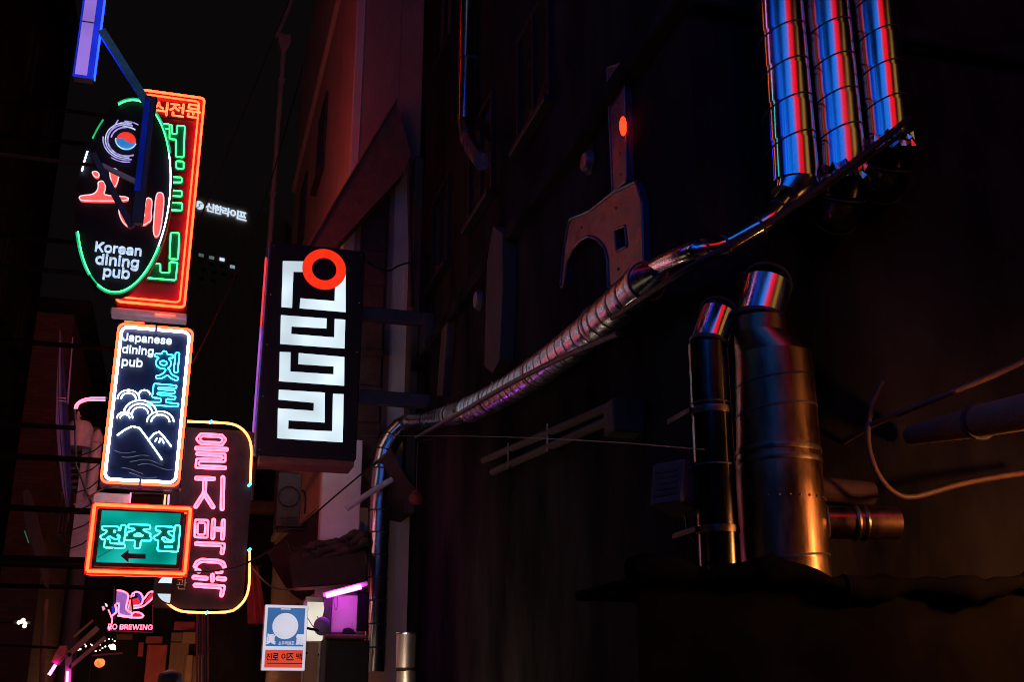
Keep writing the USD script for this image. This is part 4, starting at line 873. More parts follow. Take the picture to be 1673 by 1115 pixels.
# three upper ducts
ups = [((1249, 1327), 300, "leftmost of three tall shiny ducts, leading into the long bent pipe"), ((1327, 1405), 284, "middle one of the three tall shiny ducts at the top right"), ((1405, 1484), 236, "rightmost of the three tall shiny spiral ducts at the top right")]
for k, ((pl, pr), pyb, lab) in enumerate(ups):
    c, r = cyl_at(pl, pr, 200, YD)
    zb = at_y((pl + pr) / 2, pyb, YD)[2]; r *= 1.10
    t = Thing("exhaust_duct", lab, "duct", "tall ducts at the top right")
    top = np.array([c[0], YD, 9.4]); bot = np.array([c[0], YD, zb])
    n = int(round((top[2] - zb) / .26)); pts = straight(top, bot, n)
    cuts = list(range(0, n + 1))
    if k:
        el_ = mitre(bot, (0, 0, -1), (.1, 1, -.25), r * 1.3, 4); pts += el_ + [el_[-1] + np.array([.03, .35, -.06])]; cuts += [n + 2, n + 4, n + 5]
        # tattered film round the outlet
        for j in range(2):
            a = np.linspace(0, 2 * math.pi, 45)[:-1]
            rag = np.array([[c[0] + (r + .012 + .02 * rng.random()) * math.cos(q), YD + (r + .012 + .02 * rng.random()) * math.sin(q), zb - .02 - .05 * j + .05 * rng.random()] for q in a])
            rag2 = rag + np.array([[.02 * rng.random() * math.cos(q), .02 * rng.random() * math.sin(q), -.03 - .04 * rng.random()] for q in a])
            v = np.vstack([rag, rag2]); m = len(a); f = []
            for i in range(m): l = (i + 1) % m; f += [[i, m + i, m + l], [i, m + l, l]]
            t.add("torn_foil", trimesh.Trimesh(v, f, process=False), galv_dull)
    else:
        # short tapered foot that turns left into the thinner pipe
        foot = bot + np.array([0, 0, -.02])
    n_ = len(cuts)
    sections(t, pts, r, galv, cuts[:n_ - 3] if k else cuts, shear=np.array([.36, -.20, 0]))
    if k: sections(t, pts[n:], r, galv_dark, [0, 2, 4, 5])
    for z in (8.2, 6.9): 
        hoop(t, (c[0], YD, z), (0, 0, 1), r)
        t.add("wall_bracket", bx((c[0] - .02, YD + r, z - .02), (c[0] + .02, YB, z + .02)), steel_dark)
    if k == 0: duct1 = (c, r, zb)
    t.done()
# the long bent pipe that runs from there to the far corner and down
t = Thing("exhaust_pipe", "long shiny pipe running down leftward with a ribbed flexible middle, then bending down", "pipe")
c, r1, zb = duct1
p0 = np.array([c[0], YD, zb + .05]); p1 = at_y(1283, 325, YD - .02); p2 = at_y(1255, 362, YD - .04); p3 = at_y(1180, 404, YD + .06)
t.add("taper", tube([p0, p0 + np.array([0, 0, -.08]), p1], [r1 * .96, r1 * .93, .10], 36), galv, smooth=50)
rp_ = .062
XP = 2.78
q0 = at_x(1128, 412, XP); q1 = at_x(1068, 438, XP); q2 = at_x(1052, 462, XP)
pts = [p1, (p1 + p2) / 2, p2, (p2 + p3) / 2, p3, (p3 + q0) / 2, q0, q1, q2]
chain = chaikin(np.array(pts), False, 2)
cutz = [0, 5, 11, 17, 22, len(chain) - 1]
for a, b in zip(cutz[:-1], cutz[1:]): t.add("pipe_section", tube(chain[a:b + 1], rp_, 28), galv, smooth=50)
for cz in cutz[1:-1]: t.add("seam", ring(chain[cz], chain[cz + 1] - chain[cz - 1], rp_, .008, .007, 28), seam_mat, smooth=30)
# ribbed part
f0, f1 = at_x(1052, 462, XP), at_x(770, 668, XP)
nr = 25; L_ = np.linalg.norm(f1 - f0); dirf = (f1 - f0) / L_
prof, path = [], []
RF = .136
sag = lambda u: np.array([0, 0, -.10 * 4 * u * (1 - u)])
path = [f0 + (f1 - f0) * u + sag(u) for u in np.linspace(0, 1, nr + 1)]
for k in range(nr):
    seg = [path[k] + (path[k + 1] - path[k]) * u for u in (0, .12, .3, .5, .7, .88, 1)]
    t.add("rib", tube(seg, [RF * .975, RF, RF * (1.0 + .012 * rng.random()), RF * 1.004, RF * 1.0, RF, RF * .975], 28, caps=False), flexm, smooth=35)
    t.add("seam", ring(path[k], dirf, RF * .985, .010, .003, 28), seam_mat)
    if k in (4, 12, 20):
        t.add("hanger", ring(path[k] + dirf * .12, dirf, RF * 1.02, .018, .006, 28), alu_dull); t.add("hanger_arm", bx(path[k] + dirf * .12 + np.array([.0, -.02, RF * 1.0]), np.array([XB, (path[k] + dirf * .12)[1] + .02, path[k][2] + RF + .06])), steel_dark)
t.add("collar", ring(f0 - dirf * .01, dirf, RF, .03, .006, 32), flexm, smooth=30)
t.add("end_taper", tube([f0 - dirf * .26, f0 - dirf * .0], [rp_ * 1.05, RF], 28), flexm, smooth=40)
t.add("collar", ring(f1 + dirf * .03, dirf, RF * .95, .05, .012, 32), alu, smooth=30)
# on to the corner and down
YV = 15.22
g0 = f1; g1 = at_x(740, 678, XP); g2 = at_y(700, 688, 14.4); g3 = at_y(668, 692, YV)
RV = (at_y(639, 850, YV)[0] - at_y(603, 850, YV)[0]) / 2 * .985
bend = [at_y(x, y, YV) for x, y in ((655, 700), (640, 716), (629, 738), (623, 768))]
down = [at_y(621, 800, YV)]
xv = down[0][0]
zs = np.linspace(down[0][2], 1.9, 9)
t.add("pipe_section", tube(np.array([g0, g1, g2, g3]), RV * .82, 28), galv, smooth=60)
for p in (g1, g2): t.add("seam", ring(p, g3 - g0, RV * .82, .012, .012, 28), seam_mat)
el2 = [g3] + bend + down
for k in range(len(el2) - 1): t.add("elbow_section", tube([el2[k], el2[k + 1]], RV, 28), galv, smooth=50)
for k in range(1, len(el2) - 1): t.add("seam", ring(el2[k], el2[k + 1] - el2[k - 1], RV, .01, .008, 28), seam_mat, smooth=30)
for k in range(len(zs) - 1): t.add("pipe_section", tube([(xv, YV, zs[k]), (xv, YV, zs[k + 1])], RV, 32), galv, smooth=50); t.add("seam", ring((xv, YV, zs[k]), (0, 0, 1), RV, .01, .007, 32), seam_mat, smooth=30)
t.done()

# lower pair of ducts
def lower(pl, pr, pyt, pyb, pym, tops, lab, Y):
    c, r = cyl_at(pl, pr, pym, Y)
    zt = at_y((pl + pr) / 2, pyt, Y)[2]; zb = at_y((pl + pr) / 2, pyb, Y)[2]
    t = Thing("exhaust_duct", lab, "duct", "lower shiny ducts with a bent top")
    n = max(3, int(round((zt - zb) / .33)))
    pts = straight(np.array([c[0], Y, zt]), np.array([c[0], Y, zb]), n)
    sections(t, pts, r, galv_dark, list(range(n + 1)))
    # mitred head leaning right and back
    h0 = np.array([c[0] + .01, Y, zt + .015]); h1 = h0 + np.array(tops); h2 = h1 + np.array([.10, .16, .06])
    t.add("elbow_section", tube([h0, h1], r * .93, 36), galv, smooth=50); t.add("elbow_section", tube([h1, h2], r * .93, 36), galv, smooth=50)
    t.add("elbow_section", tube([h2, np.array([h2[0] + .1, YB, h2[2] + .0])], r * .93, 36), galv_dull, smooth=50)
    t.add("seam", ring(h1, h2 - h0, r * .93, .012, .009, 36), seam_mat, smooth=30); t.add("seam", ring(h0, np.array(tops) + np.array([0, 0, .2]), r * .93, .012, .01, 36), seam_mat, smooth=30)
    return t, c, r, zt, zb
t, c4, r4, zt, zb = lower(1130, 1197, 565, 975, 700, (.085, .02, .20), "slimmer left one of the two lower shiny ducts with bent tops", 5.70)
for u in (.28, .75):
    zz = zt + (zb - zt) * u; t.add("strap", ring((c4[0], 5.70, zz), (0, 0, 1), r4, .02, .006, 32), alu_dull, smooth=30); t.add("strap_bracket", bx((c4[0] - r4 - .03, 5.69, zz - .015), (c4[0] - r4 - .002, YB, zz + .015)), black_paint)
t.done()
# the wide duct: a narrow bent head, an offset reducer, a wide dull body with a branch
Y5 = 5.62
c5, r5 = cyl_at(1199, 1287, 560, Y5); c6, r6 = cyl_at(1206, 1350, 800, Y5)
z0_, z1_, z2_, z3_ = at_y(1243, 524, Y5)[2], at_y(1243, 548, Y5)[2], at_y(1270, 790, Y5)[2], at_y(1280, 975, Y5)[2]
t = Thing("exhaust_duct", "wide warm lit duct with narrow bent top and a horizontal branch", "duct", "lower shiny ducts with a bent top")
P5 = lambda z: np.array([c5[0], Y5, z]); P6 = lambda z: np.array([c6[0], Y5 + .03, z])
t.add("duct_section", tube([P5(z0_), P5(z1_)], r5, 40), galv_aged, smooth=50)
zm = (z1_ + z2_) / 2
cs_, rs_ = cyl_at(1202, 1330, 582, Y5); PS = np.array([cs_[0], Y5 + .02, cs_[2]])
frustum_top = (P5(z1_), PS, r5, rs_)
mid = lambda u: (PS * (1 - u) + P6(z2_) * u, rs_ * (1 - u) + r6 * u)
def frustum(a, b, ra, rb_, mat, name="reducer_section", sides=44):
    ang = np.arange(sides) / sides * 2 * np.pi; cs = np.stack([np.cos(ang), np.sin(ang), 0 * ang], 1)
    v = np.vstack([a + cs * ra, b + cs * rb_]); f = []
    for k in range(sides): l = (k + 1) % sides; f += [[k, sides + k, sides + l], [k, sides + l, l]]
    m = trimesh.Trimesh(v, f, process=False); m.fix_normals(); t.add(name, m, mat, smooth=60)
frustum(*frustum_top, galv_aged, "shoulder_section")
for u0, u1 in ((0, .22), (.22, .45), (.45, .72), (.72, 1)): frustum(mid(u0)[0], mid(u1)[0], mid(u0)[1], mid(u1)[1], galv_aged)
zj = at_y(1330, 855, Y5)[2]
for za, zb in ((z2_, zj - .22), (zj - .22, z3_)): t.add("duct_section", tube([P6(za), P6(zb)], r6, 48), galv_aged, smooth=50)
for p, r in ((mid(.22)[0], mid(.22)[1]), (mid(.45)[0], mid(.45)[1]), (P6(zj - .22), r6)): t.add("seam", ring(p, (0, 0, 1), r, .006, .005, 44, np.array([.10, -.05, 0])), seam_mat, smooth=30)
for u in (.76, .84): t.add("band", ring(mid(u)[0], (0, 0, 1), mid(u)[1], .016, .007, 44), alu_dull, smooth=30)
for k in range(10):
    a = -2.6 + k * .24; q = P6(z2_ - .1) + np.array([(r6 + .002) * math.cos(a), (r6 + .002) * math.sin(a), 0]); b_ = trimesh.creation.icosphere(1, .007); b_.apply_translation(q); t.add("rivet", b_, alu_dull)
h0 = P5(z0_ + .015); h1 = h0 + np.array([.075, .01, .23]); h2 = h1 + np.array([.10, .16, .06])
for a, b in ((h0, h1), (h1, h2), (h2, np.array([h2[0] + .1, YB, h2[2]]))): t.add("elbow_section", tube([a, b], r5 * .93, 36), galv, smooth=50)
t.add("seam", ring(h1, h2 - h0, r5 * .93, .012, .009, 36), seam_mat, smooth=30); t.add("seam", ring(h0, np.array([.075, .01, .43]), r5 * .93, .012, .01, 36), seam_mat, smooth=30)
rb = (at_y(1400, 830, Y5)[2] - at_y(1400, 882, Y5)[2]) / 2
xs0 = c6[0] + r6 * .45; bd = np.array([.93, -.22, 0]); bd /= np.linalg.norm(bd)
br = [np.array([c6[0], Y5 + .03, zj]) + bd * d for d in (r6 * .9, r6 + .17, r6 + .22, r6 + .33, r6 + .42)]
for a, b in ((0, 1), (1, 2), (2, 4)): t.add("branch_section", tube(br[a:b + 1], rb if a != 1 else rb * 1.05, 32), galv_aged, smooth=50)
for p in (br[1], br[2]): t.add("seam", ring(p, bd, rb, .012, .012, 32), alu_dull, smooth=30)
sd = np.cross((0, 0, 1), bd)
sad = [np.array([c6[0], Y5 + .03, zj]) + sd * rb * 1.03 * math.sin(b) + bd * (math.sqrt(max(r6 ** 2 - (rb * math.sin(b)) ** 2, 0)) + .006) + np.array([0, 0, rb * 1.03 * math.cos(b)]) for b in np.linspace(0, 2 * math.pi, 33)[:-1]]
t.add("saddle_seam", tube(sad, .009, 6, True), seam_mat)
t.add("upper_branch", tube([(c6[0] + .05, 5.85, zj + .26), (c6[0] + .75, 5.88, zj + .24)], rb * .8, 28), rust_dark, smooth=50)
t.done()
# dark canopy that hides the feet
t = Thing("tarp_bundle", "black tarpaulin rolled along the canopy edge below the ducts", "tarpaulin")
cz_ = at_y(1260, 948, 5.1)[2]
pts = np.array([(2.05 + 7.4 * u, 5.04 + .02 * math.sin(u * 40), cz_ + .0 + .03 * math.sin(u * 23) + .02 * math.sin(u * 61 + 1)) for u in np.linspace(0, 1, 90)])
t.add("roll", tube(pts, [.055 + .018 * math.sin(i * .9) + .012 * math.sin(i * 2.3) for i in range(90)], 10), canvas, smooth=60)
for k in range(9): t.add("tie", ring(pts[5 + k * 9], (1, 0, 0), .062, .008, .004, 12), canvas)
t.done()
t = Thing("shop_canopy", "black canopy at the foot of the lower ducts", "canopy")
cz_ = at_y(1260, 948, 5.1)[2]
t.add("top", bx((2.1, 5.1, cz_ - .05), (9.4, 5.98, cz_), .01), canvas)
rows = []
for i in range(60):
    x = 2.1 + 7.3 * i / 59
    for j in range(6): rows.append((x, 5.09 + .03 * math.sin(i * .9) * j / 5 + .02 * math.sin(i * .37) * j / 5, cz_ - .045 - .14 * j - (.03 * math.sin(i * 1.3) if j == 5 else 0)))
f = []
for i in range(59):
    for j in range(5): q = i * 6 + j; f += [[q, q + 1, q + 7], [q, q + 7, q + 6]]
t.add("valance", trimesh.Trimesh(np.array(rows), f, process=False), canvas, smooth=True)
t.done()

# drainpipe at top centre
t = Thing("drainpipe", "slim metal drainpipe ending in a bent spout at the top centre", "pipe")
pa_ = at_x(760, 200, 2.86); rd = .10
tp = np.array([2.86, pa_[1], 14.5])
n = 7; pts = straight(tp, pa_, n)
sections(t, pts, rd, galv, list(range(n + 1)), 24, .005, .01)
b1 = at_x(764, 225, 2.80); b2 = at_x(773, 243, 2.72); b3 = at_x(788, 264, 2.66)
for p, q in ((pa_, b1), (b1, b2), (b2, b3)): t.add("elbow_section", tube([p, q], rd * .93, 24), galv, smooth=50)
for p in (b1, b2): t.add("seam", ring(p, b3 - pa_, rd * .92, .01, .008, 24), seam_mat, smooth=30)
for z in (9.2, 11.5): t.add("bracket", bx((2.86, pa_[1] - .1, z), (3.0, pa_[1] + .1, z + .04)), steel_dark)
t.done()
# red drainpipe with a hopper on the pale building
t = Thing("drainpipe", "dull red lit drainpipe with a hopper head beside the pale wall", "pipe")
YR = 27.1
ztp, zbt = at_y(450, 78, YR)[2], at_y(452, 392, YR)[2]; xr_ = at_y(451, 250, YR)[0]
t.add("pipe", tube([(xr_, YR, 2.0), (xr_, YR, ztp)], .07, 14), plaster_pale, smooth=40)
hp = trimesh.convex.convex_hull(np.array([(xr_ + sx * a, YR + sy * a, z) for sx in (-1, 1) for sy in (-1, 1) for a, z in ((.16, ztp + .38), (.16, ztp + .12), (.08, ztp - .06))])); t.add("hopper", hp, plaster_pale)
for z in np.linspace(4, ztp - 1, 5): t.add("clip", bx((xr_ - .09, YR - .09, z), (xr_ + .09, YR + .09, z + .05)), plaster_pale)
t.add("upper_pipe", tube([at_y(452, 60, YR), at_y(474, 10, YR), at_y(482, -20, YR)], .06, 10), plaster_pale)
t.done()
# slender pipe on the corner of the black wall
single("conduit", tube([at_y(667, 270, 15.0), at_y(671, 420, 15.0), at_y(672, 500, 15.0)], .03, 10), plaster_mid, "thin upright pink lit conduit left of the faint blue pier", "conduit", smooth=40)

# ================================================================== FITTINGS ON THE BLACK WALL
for px, py, w, h, lab in ((962, 265, 13, 34, "small oval vent cap right of the drainpipe spout, high on the black wall"), (783, 490, 9, 30, "small oval vent cap left of the chipped pier, low on the black wall")):
    c = at_x(px, py, XB - .03); hz = abs(at_x(px, py - h / 2, XB)[2] - at_x(px, py + h / 2, XB)[2]) / 2
    t = Thing("vent_cap", lab, "vent")
    t.add("cap", tube([(XB, c[1], c[2]), (XB - .05, c[1], c[2]), (XB - .08, c[1], c[2])], [hz, hz, hz * .8], 20), gloss_panel, smooth=40)
    t.add("rim", ring((XB - .02, c[1], c[2]), (1, 0, 0), hz, .012, .015, 20), steel_dark); t.done()
t = Thing("rail_pair", "pair of dim parallel conduits slanting along the black wall below the flexible duct", "conduit")
for a, b in (((790, 753), (1003, 662)), ((805, 772), (1030, 672))):
    t.add("tube", tube([at_x(*a, 2.9), at_x(*b, 2.9)], .035, 10), plaster_mid, smooth=40)
for x, y in ((840, 745), (905, 716)): p = at_x(x, y, 2.93); t.add("clip", bx(p - np.array([.06, .03, .12]), p + np.array([.06, .03, .12])), black_paint)
p = at_x(1016, 684, 2.86); t.add("end_box", bx(p - np.array([.1, .10, .12]), p + np.array([.13, .10, .12]), .01), plaster_mid)
t.done()
t = Thing("junction_box", "dim grey metal box on a short arm left of the lower ducts", "junction box")
p = at_x(1112, 800, 2.72); s_ = .13
rot = trimesh.transformations.rotation_matrix(math.radians(28), (0, 0, 1), p) @ trimesh.transformations.rotation_matrix(math.radians(10), (0, 1, 0), p)
m = bx(p - np.array([s_, s_ * .9, s_]), p + np.array([s_, s_ * .9, s_]), .012); m.apply_transform(rot); t.add("box", m, box_grey)
m = bx(p - np.array([s_ * .8, s_ * .94, s_ * .8]), p + np.array([s_ * .8, -s_ * .89, s_ * .8]), .004); m.apply_transform(rot); t.add("lid", m, box_grey)
for q in range(5):
    m = bx(p + np.array([-s_ * 1.03, -s_ * .6, -s_ * .6 + q * .035]), p + np.array([-s_ * 1.0, s_ * .6, -s_ * .6 + q * .035 + .018])); m.apply_transform(rot); t.add("louvre", m, steel_dark)
for a in (-1, 1):
    for b in (-1, 1):
        m = trimesh.creation.icosphere(1, .008); m.apply_translation(p + np.array([a * s_ * .65, -s_ * .945, b * s_ * .65])); m.apply_transform(rot); t.add("screw", m, alu_dull)
t.add("cable_tail", tube(chaikin(np.array([p + np.array([.02, 0, -s_]), p + np.array([.05, .02, -s_ - .15]), p + np.array([.2, .06, -s_ - .2]), p + np.array([.28, .1, -s_ + .1])]), False, 2), .010, 6), black_rubber)
t.add("arm", tube([p + np.array([0, 0, s_]), at_x(1076, 764, 2.75), np.array([3.0, at_x(1076, 764, 2.75)[1] + .1, at_x(1076, 764, 2.75)[2] + .05])], .02, 6), steel_dark)
t.done()
t = Thing("wall_lantern", "unlit round red lantern hanging from a thin rod on the black wall", "lantern")
p = at_x(680, 815, 2.8); s = trimesh.creation.icosphere(2, .10); s.apply_scale((1, 1, .85)); s.apply_translation(p); t.add("globe", s, lantern_red, smooth=True)
t.add("rod", tube([p + np.array([0, 0, .08]), p + np.array([0, 0, .75]), p + np.array([.2, 0, .8])], .008, 6), steel_dark); t.add("cap", ring(p + np.array([0, 0, .08]), (0, 0, 1), .04, .015, .01, 14), steel_dark); t.done()
# right hand corner: warm lit pipe, hose loop, thick pipe
single("hose", tube(chaikin(np.array([at_y(x, y, 5.55) for x, y in ((1419, 690), (1417, 712), (1421, 745), (1438, 785), (1466, 811), (1492, 814), (1530, 803), (1570, 791), (1640, 778), (1720, 768))]), False, 2), .017, 8), warm_plastic, "warm lit hose hanging in a loop at the right", "hose", smooth=60)
single("cable", tube([at_y(1720, 568, 5.0), at_y(1620, 615, 5.05), at_y(1520, 655, 5.2), at_y(1430, 692, 5.5), np.array([3.9, 5.98, at_y(1430, 692, 5.5)[2]])], .018, 8), warm_plastic, "upper of two warm lit lines coming in from the right edge", "cable", smooth=60)
t = Thing("water_pipe", "thick warm lit pipe tapering leftward from the right edge", "pipe")
w0, w1 = at_y(1740, 660, 4.3), at_y(1490, 712, 5.85)
t.add("pipe", tube([w0, (w0 + w1) / 2, w1], [.10, .09, .06], 20), tan_pipe, smooth=50)
t.add("flange", ring((w0 + w1) / 2, w1 - w0, .09, .02, .02, 20), steel_dark); t.done()
single("cable", tube([at_y(1441, 624, 5.6), at_y(1434, 642, 5.6), at_y(1424, 662, 5.6), at_y(1420, 690, 5.6)], .016, 8), warm_plastic, "short dull red cable end above the hose loop", "cable", smooth=60)

# ================================================================== CABLES
def cable(pts, r, lab, mat=black_rubber, group=None):
    single("overhead_cable", tube(chaikin(np.array(pts), False, 2), r, 7), mat, lab, "cable", group, smooth=60)
cable([np.array([at_y(1520, 165, 5.6)[0], 6.0, at_y(1520, 165, 5.6)[2]]), at_y(1500, 182, 5.3), at_y(1400, 262, 5.2), at_y(1290, 342, 5.25), at_y(1200, 398, 5.3), at_x(1120, 440, 2.6), at_x(1000, 520, 2.58)], .020, "thick black cable slanting across the three tall ducts")
cable([np.array([at_y(1512, 190, 5.6)[0], 6.0, at_y(1512, 190, 5.6)[2]]), at_y(1490, 208, 5.3), at_y(1395, 275, 5.25), at_y(1290, 346, 5.3), at_y(1185, 404, 5.35)], .013, "thinner black cable just below the thick one at the tall ducts")
cable([at_x(1010, 545, 2.6), at_x(905, 590, 2.62), at_x(820, 634, 2.62), at_x(740, 682, 2.62), at_x(680, 715, 2.62)], .022, "black cable running along the underside of the flexible duct")
cable([at_y(476, -10, 30), at_y(400, 180, 26), at_y(330, 350, 22), at_y(280, 470, 18), at_y(230, 560, 16)], .014, "left one of two long thin wires across the sky", rust)
cable([at_y(500, 90, 30), at_y(440, 310, 26), at_y(385, 450, 22), at_y(330, 565, 18), at_y(290, 640, 15)], .016, "right one of two long thin wires across the sky", rust)
cable([at_y(120, 826, 12.6), at_y(240, 760, 15), at_y(360, 700, 18), at_y(437, 640, 20)], .010, "thin dark wire behind the pink lettered sign")
cable([at_y(290, 935, 14.0), at_y(350, 935, 13.9), at_y(408, 922, 13.9), at_y(470, 880, 14.4), at_y(560, 800, 15.0), at_y(640, 735, 15.1)], .012, "black wire crossing the lower pink letter and the yellow border")
cable([at_y(410, 925, 13.9), at_y(430, 950, 14.2), at_y(452, 965, 14.6), at_y(500, 962, 15)], .011, "slack tan wire right of the yellow border", cardboard)
cable([at_y(590, 712, 15), at_y(800, 713, 11), at_x(1000, 722, 2.7), at_x(1150, 735, 2.75)], .004, "hair thin wire across the black wall", steel_dark)

# ================================================================== THE LEFT SIDE
# utility pole
t = Thing("utility_pole", "utility pole with transformer can and insulators behind the banner", "utility pole")
Y = 17.6
xp = at_y(148, 760, Y)[0]
t.add("pole", tube([(xp, Y, 0), (xp, Y, at_y(148, 700, Y)[2])], [.13, .10], 16), plaster_mid, smooth=40)
cb = at_y(128, 722, Y - .2); ct = at_y(128, 690, Y - .2)
t.add("transformer_can", tube([(cb[0], Y - .2, cb[2] - .1), (cb[0], Y - .2, ct[2] - .1), (cb[0] + .0, Y - .2, ct[2] + .0)], [.20, .20, .14], 20), porcelain, smooth=35)
k = t.add("bushing", tube([(cb[0] - .05, Y - .2, ct[2]), (cb[0] - .05, Y - .2, ct[2] + .16)], [.035, .02], 10), porcelain)
for z in (.04, .09): t.add("shed", ring((cb[0] - .05, Y - .2, ct[2] + z), (0, 0, 1), .03, .012, .02, 14), porcelain, k)
cx = at_y(158, 724, Y - .25)
t.add("insulator_post", tube([(cx[0], Y - .25, at_y(158, 816, Y)[2]), (cx[0], Y - .25, cx[2])], [.085, .08], 14), plastic_white, smooth=40)
t.add("insulator", tube([(cx[0], Y - .25, cx[2]), (cx[0], Y - .25, cx[2] + .10), (cx[0], Y - .25, cx[2] + .2)], [.10, .09, .02], 14), porcelain, smooth=40)
for k in range(9): z = at_y(128, 728 + k * 10.5, Y)[2]; t.add("rung", bx((cb[0] - .16, Y - .12, z), (cb[0] + .12, Y - .08, z + .035)), steel_dark)
t.add("riser_plate", bx((xp - .13, Y - .16, at_y(140, 930, Y)[2]), (xp + .10, Y - .12, at_y(140, 735, Y)[2]), .008), porcelain)
for k in range(6): 
    z = at_y(150, 745 + k * 30, Y)[2]; t.add("tie_wire", tube([(xp - .2, Y - .28, z - .1), (xp + .05, Y - .35, z), (xp + .22, Y - .38, z + .16)], .010, 5), black_rubber)
t.done()
# banner seen almost edge on
t = Thing("banner", "tall narrow purple cloth banner seen almost edge on at the far left", "banner")
Y = 15.4
prof = [(540, 98, 99), (560, 96.5, 101), (600, 94, 105), (640, 92, 108.5), (690, 91, 113), (740, 95, 116), (790, 101, 116.5), (830, 108, 114.5), (850, 111, 113)]
rows = []
for py, xa, xb in prof:
    a, b = at_y(xa, py, Y), at_y(xb, py, Y); mid = (a + b) / 2
    wv = (b[0] - a[0])
    rows.append([a, a * .7 + b * .3 + np.array([0, .5 * wv * 1.2, 0]), mid + np.array([0, 1.4 * wv, 0]), b])
v = np.array(rows).reshape(-1, 3); f = []
for i in range(len(prof) - 1):
    for k in range(3): q = i * 4 + k; f += [[q, q + 4, q + 5], [q, q + 5, q + 1]]
back = v + np.array([0, .012, 0]); nv = len(v)
f2 = [[a + nv, c + nv, b + nv] for a, b, c in f]
t.add("cloth", trimesh.Trimesh(np.vstack([v, back]), f + f2, process=False), cloth_banner, smooth=40)
for py, m in ((629, N_redtube), (650, N_pink), (655, N_pink)):
    i = [(xa, xb) for y, xa, xb in prof if y <= py][-1]
    t.add("printed_stripe", yline([(i[0] + 1.5, py), (i[1] - .5, py + 1.5)], Y - .02, .006, 4), redpaint if m is N_redtube else plastic_white)
t.add("hem_pole", yline([(97.5, 538), (95, 640), (100, 740), (112, 852)], Y - .02, .008, 5, 1), steel_dark)
t.add("second_edge", prism_y(ypoly([(118, 552), (119.5, 552), (112, 660), (109, 660)], Y + .5), Y + .5, .02), cloth_banner)
arm(t, at_y(95, 700, Y + .06), np.array([XL, Y + .06, at_y(95, 700, Y)[2]]), .015)
t.done()
t = Thing("slanted_board", "slanted brown board with a green lit edge at the lower left", "board")
Y = 16.2
t.add("board", prism_y(ypoly([(37, 803), (46, 800), (58, 850), (76, 915), (73, 958), (62, 925), (40, 855)], Y), Y, .5), tarp)
t.add("edge_strip", yline([(40, 868), (47, 888)], Y - .02, .008), emit("dim_green_edge", (.02, .12, .06)))
arm(t, at_y(42, 830, Y + .2), np.array([XL, Y + .2, at_y(42, 830, Y)[2]])); t.done()
single("thin_post", tube([at_y(75, 980, 16.5), at_y(70, 1060, 16.5), at_y(68, 1140, 16.5)], .035, 8), rust, "thin dull red post rising from the bottom edge at the far left", "post", smooth=40)
t = Thing("street_lamp_cluster", "tiny cluster of pale pink bulbs alone in the dark at the far left", "lamp")
for x, y in ((34, 1017), (38, 1014), (41, 1020), (40, 1024), (31, 1018)):
    s = trimesh.creation.icosphere(1, .028); s.apply_translation(at_y(x, y, 17)); t.add("bulb", s, N_fairy, smooth=True)
p = at_y(37, 1018, 17.05); t.add("holder", bx(p - np.array([.12, .0, .02]), p + np.array([.1, .05, .02])), steel_dark); arm(t, p + np.array([0, .03, 0]), np.array([XL, 17.08, p[2]]), .012)
t.done()
t = Thing("tube_light", "red shaded lamp ending in a magenta tube at the bottom left", "light")
Y = 14.6
t.add("shade", prism_y(ypoly([(98, 1056), (109, 1056), (107, 1070), (94, 1087), (84, 1083), (90, 1068)], Y), Y, .22), redpaint)
t.add("tube", yline([(91, 1087), (80, 1104)], Y - .02, .020), N_mag); arm(t, at_y(100, 1060, Y + .1), np.array([XL, Y + .1, at_y(100, 1050, Y)[2]]), .014); t.done()
t = Thing("timber_trellis", "tan timber trellis with a magenta tube on its post at the lower left", "trellis")
Y = 15.0
def plank(a, b, w, d, mat=wood, name="beam"):
    p, q = at_y(*a, Y), at_y(*b, Y); u = (q - p) / np.linalg.norm(q - p); s = np.cross(u, (0, 1, 0)); s /= np.linalg.norm(s)
    t.add(name, trimesh.convex.convex_hull(np.array([c + s * w * i + np.array([0, d * j, 0]) for c in (p, q) for i in (-1, 1) for j in (0, 1)])), mat)
plank((110, 1072), (160, 1026), .03, .10); plank((113, 1092), (172, 1042), .022, .10); plank((120, 1042), (152, 1014), .012, .06); plank((112, 1068), (110, 1150), .035, .10)
t.add("tube", yline([(110.5, 1098), (109, 1125)], Y - .03, .016), N_mag); plank((150, 1072), (200, 1068), .010, .05, rust)
t.done()
t = Thing("fairy_lights", "string of tiny warm bulbs over the dark shop at the lower left", "string lights")
pts = []
for k in range(26):
    x, y = 127 + (k % 13) * 5.0 + rng.uniform(-2, 2), 1058 + (k // 13) * 9 + rng.uniform(-5, 5) - (k % 13) * .8
    p = at_y(x, y, 22); pts.append(p); s = trimesh.creation.icosphere(0, rng.uniform(.008, .022)); s.apply_translation(p); t.add("bulb", s, N_fairy)
t.add("wire", tube(pts[:13], .006, 4), black_rubber); t.add("wire", tube(pts[13:], .006, 4), black_rubber); t.done()
single("shop_lamp", trimesh.creation.icosphere(2, .05).apply_translation(at_y(184, 1058, 21)), emit("white_shop_bulb", (3, 2.5, 2)), "single bright white bulb at the right end of the fairy lights", "lamp", smooth=True)
t = Thing("paper_lantern", "small glowing orange lantern below the fairy lights", "lantern")
p = at_y(163, 1084, 20.5)
s = trimesh.creation.icosphere(2, .085); s.apply_scale((1, 1, .9)); s.apply_translation(p); t.add("shade", s, N_lantern, smooth=True); t.add("cap", ring(p + np.array([0, 0, .07]), (0, 0, 1), .04, .015, .01, 12), steel_dark); t.add("cord", tube([p + np.array([0, 0, .07]), p + np.array([0, 0, .5])], .006, 5), black_rubber); t.done()
